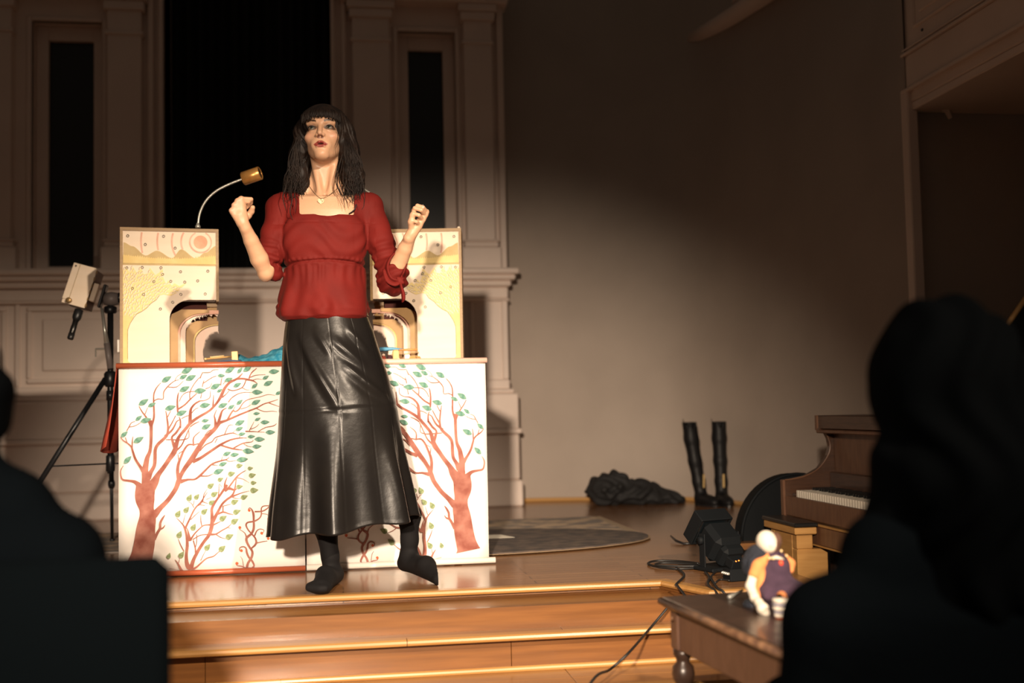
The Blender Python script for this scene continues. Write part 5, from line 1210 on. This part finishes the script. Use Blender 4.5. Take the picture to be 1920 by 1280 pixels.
# elastic line, sleeve ties and knot
kp = at(750, 527, 4.135)
def tie(pts, r, par=bo, flat=.45): MB().tube(catmull([tuple(np.array(p) - PB) for p in pts], 4), list(np.interp(np.linspace(0, 1, (len(pts) - 1) * 4 + 1), np.linspace(0, 1, len(r)), r)), 8, True, flat).build('sleeve_tie', REDB, par, True)
s_ = SDF(kp - .04, kp + .04, .0028); s_.ell(kp, (.014, .014, .017), 0).cone(kp + [-.008, -.006, .010], kp + [.010, -.006, -.006], .006, .006, .003).cone(kp + [-.010, 0, -.006], kp + [.009, -.002, .010], .006, .006, .003)
Vk, Qk = s_.extract(); np_mesh('knot', Vk - PB, Qk, REDB, bo)
tie([kp, kp + [.004, -.006, -.022], kp + [.010, -.006, -.045], kp + [.011, -.004, -.066], kp + [.006, -.002, -.078]], [.008, .012, .017, .016, .004])
tie([kp, kp + [.008, -.004, .022], at(757, 510, 4.12), at(763, 494, 4.12)], [.008, .011, .009, .004])
tie([at(722, 505, 4.15), at(728, 525, 4.13), at(740, 532, 4.125), kp], [.011, .013, .013, .009])
tie([at(748, 470, 4.15) , at(734, 480, 4.14), at(726, 500, 4.14), at(733, 522, 4.13), kp], [.008, .010, .011, .011, .008])

# ---- leather skirt
LEA = mat('black_leather', (0.009, 0.008, 0.0078), .30, col2=(0.012, 0.0105, 0.0095), nscale=5, bump=.07, bscale=35, spec=.19)
prof = [(588, 540, 688), (600, 536, 692), (620, 533, 700), (650, 530, 709), (700, 527, 726), (750, 524, 741), (772, 523, 746), (800, 521, 750), (850, 517, 758), (900, 512, 768), (950, 507, 778), (985, 504, 785)]
ps = np.array([(at(610, yy, 4.28)[2], at(l, yy, 4.28)[0], at(r, yy, 4.28)[0]) for yy, l, r in prof])
NR, NA = 110, 360; rows = []
zs = np.linspace(ps[0, 0], ps[-1, 0], NR)
rng = np.random.RandomState(5)
creases = [(-.62, .90, .02, .645, .013, .018), (-1.05, .88, -.72, .70, .011, .018), (.05, .90, .62, .80, .008, .018), (.25, .80, .75, .70, .008, .016), (-.30, .93, .0, .84, .006, .016), (.45, .93, .80, .86, .006, .014), (.55, .74, 1.05, .67, .008, .016)]
seams = np.array([-1.9, -1.12, -.62, .02, .58, 1.08, 1.8])
yoke_z = at(620, 768, 4.16)[2]
for i, zz in enumerate(zs):
    t = i / (NR - 1); l = np.interp(-zz, -ps[:, 0], ps[:, 1]); r = np.interp(-zz, -ps[:, 0], ps[:, 2]); cx_ = (l + r) / 2; rx = (r - l) / 2
    ry = np.interp(t, [0, .1, .3, .6, 1], [.110, .122, .145, .168, .200]); row = []
    cyy = np.interp(t, [0, 1], [4.285, 4.27])
    for j in range(NA):
        a = 2 * PI * j / NA - PI   # 0 = front
        d = 0.0
        yk = yoke_z + .012 * math.sin(a)
        fl_w = smooth01((yk - zz) / .38)
        d += fl_w * (.019 * math.cos(a * 7 + .6) + .010 * math.cos(a * 12 + 1.9)) 
        ds = np.abs(a - seams * (1.0 - .05 * t)).min(); d -= .0016 * math.exp(-(ds / .009) ** 2)
        d -= .0030 * math.exp(-((zz - yk) / .004) ** 2); d += .0012 * math.exp(-((zz - yk - .012) / .008) ** 2)
        for (a0, z0, a1, z1, amp, w) in creases:
            ux, uz = (a1 - a0) * .2, z1 - z0; L2 = ux * ux + uz * uz; px_, pz_ = (a - a0) * .2, zz - z0; tt = (px_ * ux + pz_ * uz) / L2
            if -.15 < tt < 1.15:
                dist = (px_ * uz - pz_ * ux) / math.sqrt(L2); d += amp * math.exp(-(dist / w) ** 2) * math.sin(PI * min(max((tt + .15) / 1.3, 0), 1)) * 1.0 - .4 * amp * math.exp(-((dist - 1.7 * w) / w) ** 2) * math.sin(PI * min(max((tt + .15) / 1.3, 0), 1))
        if t > .985: d += .001
        hz = 0.0
        if t > .5: hz = (t - .5) / .5 * (.030 * math.sin(a) - .004 - .007 * math.cos(a * 7 + .6))
        row.append((cx_ + (rx + d * .8) * math.sin(a) - PB[0], cyy - (ry + d) * math.cos(a) - PB[1], zz + hz - PB[2]))
    rows.append(row)
sk = MB().grid(rows[::-1], True).build('skirt', LEA, pf, True); so = sk.modifiers.new('t', 'SOLIDIFY'); so.thickness = .003; so.offset = -1
stc = mat('dark_stitch', (.035, .030, .027), .5)
# waistband and front stitching strip
wb_ = []
for i in range(3): wb_.append([(p[0] * 1.0 + math.sin(2 * PI * j / NA - PI) * .003, p[1] - math.cos(2 * PI * j / NA - PI) * .003, rows[0][j][2] + .004 - .008 * i) for j, p in enumerate(rows[i])])
MB().grid(wb_[::-1], True).build('waistband', LEA, sk, True)
# ---- tights
TIGHT = mat('black_tights', (0.006, 0.0055, 0.006), .8, spec=.2, bump=.1, bscale=300)
tg = SDF((-.24, 3.98, -.004), (.34, 4.62, .66), .0035)
a1, a2, a3 = at(611, 985, 4.29), at(619, 1042, 4.29), at(622, 1070, 4.30)
tg.chain([(-.11, 4.29, .62), (-.085, 4.285, .45), a1, a2, a3], [.075, .055, .043, .030, .031], .02)
he = a3 + [.012, .012, -.055]; he[2] = .032; ball = onz(597, 1100, .026); toe = onz(590, 1108, .018)
tg.chain([a3, he], [.031, .029], .02).chain([a3 + [-.004, -.03, -.018], (a3 + ball) / 2 + [0, 0, .012], ball], [.030, .030, .026], .025).cone(he, ball + [.02, 0, 0], .026, .024, .02)
for k in range(5): 
    tdir = norm(toe - he); side = norm(np.cross(tdir, [0, 0, 1])); o_ = ball + side * (.030 - k * .015)
    tg.cone(o_, o_ + tdir * (.030 - .005 * abs(3 - k)), .0165, .0125, .012)
b1, b2, b3 = at(767, 965, 4.36), at(768, 1012, 4.37), at(766, 1042, 4.375)
tg.chain([(.07, 4.30, .62), (.10, 4.315, .45), b1, b2, b3], [.075, .055, .043, .031, .031], .02)
hb = at(760, 1055, 4.40); hb[2] = max(hb[2], .045); bb = onz(828, 1085, .022); bt = onz(862, 1093, .011)
tg.chain([b3, hb], [.031, .028], .02).chain([b3 + [.012, -.012, -.02], (b3 * .45 + bb * .55) + [0, 0, .012], bb], [.031, .029, .025], .025).cone(hb, bb, .026, .024, .02).cone(bb, bt, .025, .014, .012)
sd_ = norm(np.cross(norm(bt - hb), [0, 0, 1]))
tg.cone(bb + sd_ * .018, bt + sd_ * .014, .016, .012, .012).cone(bb - sd_ * .018, bt - sd_ * .014 - norm(bt - hb) * .012, .016, .012, .012)
tg.boxx((-1, 3, -.2), (1, 6, .0015), .004, '-')
V, Q = tg.extract(); V = relax(V, Q, 2, .4); np_mesh('tights', V - PB, Q, TIGHT, pf)

# ---- hair
HAIR = mat('dark_brown_hair', (0.008, 0.005, 0.004), .58, col2=(0.018, 0.010, 0.007), nscale=30, spec=.28)
hr = SDF(HO + [-.20, -.16, -.36], HO + [.20, .22, .16], .004)
def q_(c, r, k=0., op='+'): hr.ell(hp_(*c), r, k, op, RH)
q_((0, .022, .036), (.092, .105, .088), 0)
def w_(p): return hp_(*p)
for sx, wid in ((-1, 1.0), (1, 1.0)):
    hr.chain([w_((sx * .078, .012, .012)), w_((sx * .091, .020, -.06)), w_((sx * .102, .038, -.15)), HO + [sx * .112 * wid, .055, -.235], HO + [sx * .108, .045, -.29]], [.033, .033, .036, .034, .018], .03)
hr.chain([w_((0, .085, .0)), w_((0, .10, -.12)), HO + [0, .115, -.28]], [.07, .075, .06], .04)
# open the face
hr.cone(w_((0, .012, -.07)), np.array([-.049, 4.280, 1.40]), .056, .066, .004, '-')
q_((0, -.085, -.050), (.0635, .085, .076), .006, '-')
q_((0, -.09, -.10), (.054, .10, .10), .006, '-')
V, Q = hr.extract(); V = relax(V, Q, 1, .4); N_ = vnormals(V, Q); L_ = (V - HO) @ RH
an = np.arctan2(L_[:, 0], -L_[:, 1] + .02); wv = np.sin(an * 46 + 3.2 * np.sin(L_[:, 2] * 26) + np.sin(L_[:, 2] * 61)) * .6 + .4 * np.sin(an * 83 + 5 * np.sin(L_[:, 2] * 19))
V = V + N_ * (wv * .0028 + .004 * np.sin(an * 9 + L_[:, 2] * 38))[:, None] * smooth01((.11 - L_[:, 2]) / .05)[:, None]
ho = np_mesh('hair', V - PB, Q, HAIR, pf)
rr = random.Random(21); lk = MB()
def lock(p0, dirs, r, n=14, amp=.007, fr=9, ph=None):
    P = catmull([p0] + dirs, 4); ph = rr.uniform(0, 6) if ph is None else ph; out = []
    for i, p in enumerate(P):
        t = i / (len(P) - 1); out.append(tuple(np.array(p) + np.array([math.sin(t * fr + ph), .6 * math.cos(t * fr * .9 + ph), 0]) * amp * t - PB))
    rd = [r * (.55 + .45 * math.sin(PI * min(.15 + .75 * i / (len(P) - 1), 1))) * (1 - .55 * (i / (len(P) - 1)) ** 3) for i in range(len(P))]
    lk.tube(out, rd, 5, True, .55)
for i in range(1000):
    sx = -1 if i % 2 else 1; f_ = rr.random()
    yb = rr.uniform(-.03, .10); k = rr.uniform(.9, 1.12); drop = rr.uniform(.22, .33) + (.02 if sx > 0 else 0)
    p0 = w_((sx * rr.uniform(.03, .075), yb * .6 + .02, .06 + rr.uniform(-.03, .04)))
    p1 = w_((sx * .088 * k, yb * .9, -.02)); p2 = w_((sx * rr.uniform(.085, .125) * k, yb, -.12)); p3 = HO + np.array([sx * rr.uniform(.070, .150), yb * .8 + .02 + rr.uniform(-.04, .02), -drop * .8]); p4 = HO + np.array([sx * rr.uniform(.07, .135), yb * .6 - rr.uniform(-.02, .05), -drop])
    lock(p0, [p1, p2, p3, p4], rr.uniform(.0009, .0022), amp=rr.uniform(.005, .010), fr=rr.uniform(13, 16), ph=yb * 45 + (0 if sx > 0 else 2) + rr.uniform(-.6, .6))
# fringe
for i in range(170):
    t = -1 + 2 * i / 169; x0 = t * .070 + rr.uniform(-.002, .002); ly = rr.uniform(0, .006)
    cz = lambda xx, yy: .036 + .088 * math.sqrt(max(0, 1 - (xx / .092) ** 2 - ((yy - .022) / .105) ** 2)); p0 = w_((x0 * .4, -.02, cz(x0 * .4, -.02) - .001)); p1 = w_((x0 * .8, -.062 + .012 * t * t, cz(x0 * .8, -.062 + .012 * t * t) + .001)); p2 = w_((x0 * 1.0, -.0945 - ly + .034 * t * t, .056)); p3 = w_((x0 * 1.03, -.0945 - ly + .036 * t * t, .031 + rr.uniform(-.004, .006) - .014 * t ** 4))
    lock(p0, [p1, p2, p3], rr.uniform(.0018, .0030), amp=.002, fr=5)
# loose strands over cheek, neck and chest on the viewer's right
for (pts, r) in (([(.052, -.075, .04), (.062, -.072, -.005), (.060, -.066, -.045), (.049, -.070, -.075), (.048, -.064, -.105)], .0016), ([(.056, -.070, .04), (.067, -.062, -.01), (.062, -.058, -.055), (.052, -.066, -.08)], .0014)):
    P = [w_(p) for p in pts]; lock(P[0], P[1:], r, amp=.002, fr=7)
for (pts, r) in ((((644, 282), (637, 308), (632, 330), (634, 350), (642, 368), (645, 390)), .004), (((646, 285), (640, 315), (636, 335), (640, 352), (648, 372), (652, 390)), .0035), (((645, 284), (634, 312), (629, 335), (633, 352), (638, 366), (640, 380)), .003), (((645, 310), (644, 340), (654, 362), (662, 378)), .004), (((650, 330), (652, 350), (664, 362), (660, 380)), .0035),
                 (((548, 330), (545, 355), (548, 375), (544, 398), (548, 412)), .004), (((560, 335), (552, 360), (556, 380), (552, 400)), .003), (((540, 330), (535, 355), (530, 372), (536, 395)), .004)):
    P = [at(x, y, 4.182 + .05 * max(0, min(1, 1 - (y - 300) / 70))) for x, y in pts]; lock(P[0], P[1:], r, amp=.002, fr=8)
tag(lk.build('hair_locks', HAIR, ho, True), kind='stuff')
# ---- necklace, strap, ring
GOLD = mat('old_gold', (.30, .22, .12), .35, .8, col2=(.07, .05, .035), nscale=130)
pend = at(602, 378, 4.212)
ch = MB(); cl_ = [at(577, 345, 4.25), at(588, 360, 4.222), at(598, 370, 4.216), pend + [0, 0, .012]]; cr_ = [pend + [0, 0, .012], at(610, 370, 4.216), at(622, 362, 4.222), at(634, 352, 4.24)]
for c in (cl_, cr_): ch.tube([tuple(np.array(p) - PB) for p in catmull(c, 5)], .0010, 5)
nk = ch.build('necklace', GOLD, pf, True)
hpoly = []
for i in range(28):
    t = 2 * PI * i / 28; hpoly.append((.00078 * 16 * math.sin(t) ** 3, .00078 * (13 * math.cos(t) - 5 * math.cos(2 * t) - 2 * math.cos(3 * t) - math.cos(4 * t))))
pb = MB().prism(hpoly, -.005, .003); c0 = pend - PB; pb.v = [(a + c0[0], b + c0[1] - .003, c + c0[2]) for a, b, c in pb.v]; pb.build('heart_pendant', GOLD, nk)
st_ = [at(654, 401, 4.205), at(660, 397, 4.203), at(665, 393, 4.205), at(668, 384, 4.215)]
MB().tube([tuple(p - PB) for p in st_], .0075, 6, True, .25).build('bra_strap', mat('charcoal_knit', (.03, .03, .035), .7), pf, True)
rg_c = (KR[3] + np.array([-.014, -.026, .010])); MB().tube([tuple(rg_c - PB + .0105 * np.array([0, math.cos(t), math.sin(t)])) for t in [2 * PI * i / 16 for i in range(16)]], .0016, 6, closed=True).build('finger_ring', CHROME, pf, True)
# ================================================================== audience, coloured near-black to read as unlit silhouettes
AUD = mat('silhouette_jacket', (0.0007, 0.0011, 0.0015), .95, spec=.01, bump=.2, bscale=60); AHAIR = mat('audience_hair', (0.0006, 0.0008, 0.001), .9, spec=.01); ASKIN = mat('audience_skin', (.03, .018, .014), .7)  # near-black clothes, hair and skin stand in for shade
CHB = mat('silhouette_chair', (0.0006, 0.0010, 0.0013), .95, spec=.01); CHL = mat('chair_leg', (.01, .01, .01), .4)  # chair and stool cover near-black too, in place of shade
ce = at(320, 1040, 1.75); ctop = float(ce[2]) - HZ
def chair(x_right, y, label):
    r = thing('hall_chair', (x_right - .235, y, HZ), label, 'chair', group='hall chairs in the front row')
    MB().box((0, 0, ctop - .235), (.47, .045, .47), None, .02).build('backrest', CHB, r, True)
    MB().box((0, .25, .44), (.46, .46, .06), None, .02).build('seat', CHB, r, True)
    for sx in (-1, 1):
        MB().tube([(sx * .20, .46, 0), (sx * .20, .45, .42)], .013, 8).build('leg', CHL, r, True)
        MB().tube([(sx * .20, -.03, 0), (sx * .20, .02, .43), (sx * .20, .0, ctop - .30)], .013, 8).build('leg', CHL, r, True)
        MB().tube([(sx * .20, .0, .20), (sx * .20, .45, .20)], .008, 6).build('stretcher', CHL, r)
    return r
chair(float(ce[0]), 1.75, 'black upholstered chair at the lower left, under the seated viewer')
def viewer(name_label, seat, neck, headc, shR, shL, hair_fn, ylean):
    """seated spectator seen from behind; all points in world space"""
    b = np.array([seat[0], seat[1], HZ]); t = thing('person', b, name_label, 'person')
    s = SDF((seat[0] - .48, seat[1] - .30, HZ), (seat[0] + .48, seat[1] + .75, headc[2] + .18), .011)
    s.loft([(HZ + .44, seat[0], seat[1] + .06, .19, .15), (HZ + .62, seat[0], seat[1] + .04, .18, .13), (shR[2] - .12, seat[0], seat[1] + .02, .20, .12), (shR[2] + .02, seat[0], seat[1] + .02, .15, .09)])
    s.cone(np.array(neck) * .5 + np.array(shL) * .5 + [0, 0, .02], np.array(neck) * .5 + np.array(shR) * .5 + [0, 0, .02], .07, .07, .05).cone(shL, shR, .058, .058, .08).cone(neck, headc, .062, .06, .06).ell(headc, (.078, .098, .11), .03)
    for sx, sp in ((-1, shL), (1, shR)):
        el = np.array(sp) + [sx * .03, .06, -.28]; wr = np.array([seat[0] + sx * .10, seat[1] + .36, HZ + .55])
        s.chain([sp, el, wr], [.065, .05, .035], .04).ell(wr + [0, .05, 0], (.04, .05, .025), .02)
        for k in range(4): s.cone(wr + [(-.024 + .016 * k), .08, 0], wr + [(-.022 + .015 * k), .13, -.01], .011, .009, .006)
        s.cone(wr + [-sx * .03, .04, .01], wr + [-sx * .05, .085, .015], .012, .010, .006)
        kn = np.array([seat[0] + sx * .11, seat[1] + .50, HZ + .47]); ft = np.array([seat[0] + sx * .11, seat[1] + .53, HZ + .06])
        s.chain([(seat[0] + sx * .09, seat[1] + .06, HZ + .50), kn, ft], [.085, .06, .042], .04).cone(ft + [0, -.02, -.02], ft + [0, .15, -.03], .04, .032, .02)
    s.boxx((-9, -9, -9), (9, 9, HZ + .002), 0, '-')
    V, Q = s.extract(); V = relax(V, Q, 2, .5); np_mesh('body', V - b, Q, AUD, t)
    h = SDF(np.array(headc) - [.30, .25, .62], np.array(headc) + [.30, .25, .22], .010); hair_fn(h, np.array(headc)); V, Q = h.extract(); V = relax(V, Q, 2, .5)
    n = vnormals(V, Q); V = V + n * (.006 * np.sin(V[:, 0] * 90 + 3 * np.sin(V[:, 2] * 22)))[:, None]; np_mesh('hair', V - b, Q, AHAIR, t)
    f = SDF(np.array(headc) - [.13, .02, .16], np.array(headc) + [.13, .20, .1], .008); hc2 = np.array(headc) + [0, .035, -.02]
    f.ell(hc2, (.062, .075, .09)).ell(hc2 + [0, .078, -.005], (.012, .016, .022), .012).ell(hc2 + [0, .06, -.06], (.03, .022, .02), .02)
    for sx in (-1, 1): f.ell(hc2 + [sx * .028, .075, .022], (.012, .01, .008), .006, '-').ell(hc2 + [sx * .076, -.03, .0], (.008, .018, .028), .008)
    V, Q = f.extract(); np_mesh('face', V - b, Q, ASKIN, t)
# left spectator
hL = at(-84, 758, 2.05); nL = at(-80, 905, 2.03)
def hairL(h, c): h.ell(c + [0, -.012, .01], (.092, .108, .118)).ell(c + [0, -.05, -.06], (.07, .055, .07), .03).ell(c + [0, .13, -.04], (.075, .09, .12), .01, '-')
viewer('dark silhouetted spectator at the left edge, seated in the black chair', (float(nL[0]) - .02, 2.0), nL, hL, at(118, 1050, 2.03), at(-290, 1050, 2.03), hairL, 0)
# right spectator, long loose hair
hRc = at(1765, 716, 1.80); nR = at(1765, 960, 1.78)
def hairR(h, c):
    h.ell(c + [0, -.012, .02], (.118, .122, .125)).chain([c + [0, -.05, -.02], c + [0, -.07, -.16], c + [0, -.07, -.32]], [.11, .115, .10], .05)
    h.chain([c + [-.085, -.01, -.03], c + [-.082, -.02, -.08], c + [-.102, -.03, -.16], c + [-.112, -.03, -.24], c + [-.12, -.02, -.32]], [.035, .036, .040, .042, .03], .03).chain([c + [.10, -.01, -.0], c + [.12, -.02, -.15], c + [.14, -.03, -.28], c + [.14, -.02, -.36]], [.045, .05, .05, .03], .03)
    h.ell(c + [0, .15, -.06], (.075, .10, .13), .01, '-')
sR = onz(1768, 1280, -.1)
viewer('dark silhouetted spectator with long hair at the right, in front of the piano', (float(nR[0]), 1.72), nR, hRc, at(2010, 1150, 1.76), at(1548, 1165, 1.74), hairR, 0)
sx_, sy_ = float(nR[0]), 1.78
sl = thing('hall_stool', (sx_, sy_, HZ), 'black stool under the long haired spectator at the right', 'stool')
MB().lathe([(.02, .40), (.19, .405), (.20, .42), (.19, .435), (.02, .44)], 24).build('seat', CHB, sl, True)
for k in range(4):
    a = PI / 4 + k * PI / 2; MB().tube([(.19 * math.cos(a), .19 * math.sin(a), 0), (.14 * math.cos(a), .14 * math.sin(a), .41)], .012, 8).build('leg', CHL, sl, True)
MB().tube([(.175 * math.cos(2 * PI * i / 20), .175 * math.sin(2 * PI * i / 20), .13) for i in range(20)], .007, 6, closed=True).build('foot_ring', CHL, sl, True)
# leaning board with a gilt edge at the far right
g0, g1 = at(1882, 618, 3.0), at(1936, 540, 3.0)
lb_ = thing('propped_lid', (float(g0[0]), 3.0, HZ), 'propped dark lid with a gilt edge at the right margin', 'lid')
o_ = np.array([g0[0], 3.0, HZ]); u_ = (g1 - g0) / np.linalg.norm(g1 - g0)
qd = [g0 - o_ - u_ * .22, g1 - o_ + u_ * .10]
BLK = mat('black_lacquer', (.004, .005, .006), .6, spec=.2)
MB().prism([(float(qd[0][0]), float(qd[0][2])), (float(qd[1][0]), float(qd[1][2])), (float(qd[1][0]), 0.55), (float(qd[0][0]), 0.55)], 0, .02).build('board', BLK, lb_)
MB().tube([tuple(qd[0]), tuple(qd[1])], .0075, 8).build('gilt_edge', GOLDW, lb_, True)
for x_ in (float(qd[0][0]) + .03, float(qd[1][0]) - .03): MB().bx(x_ - .015, x_ + .015, 0, .02, 0, .56).build('prop_leg', BLK, lb_)
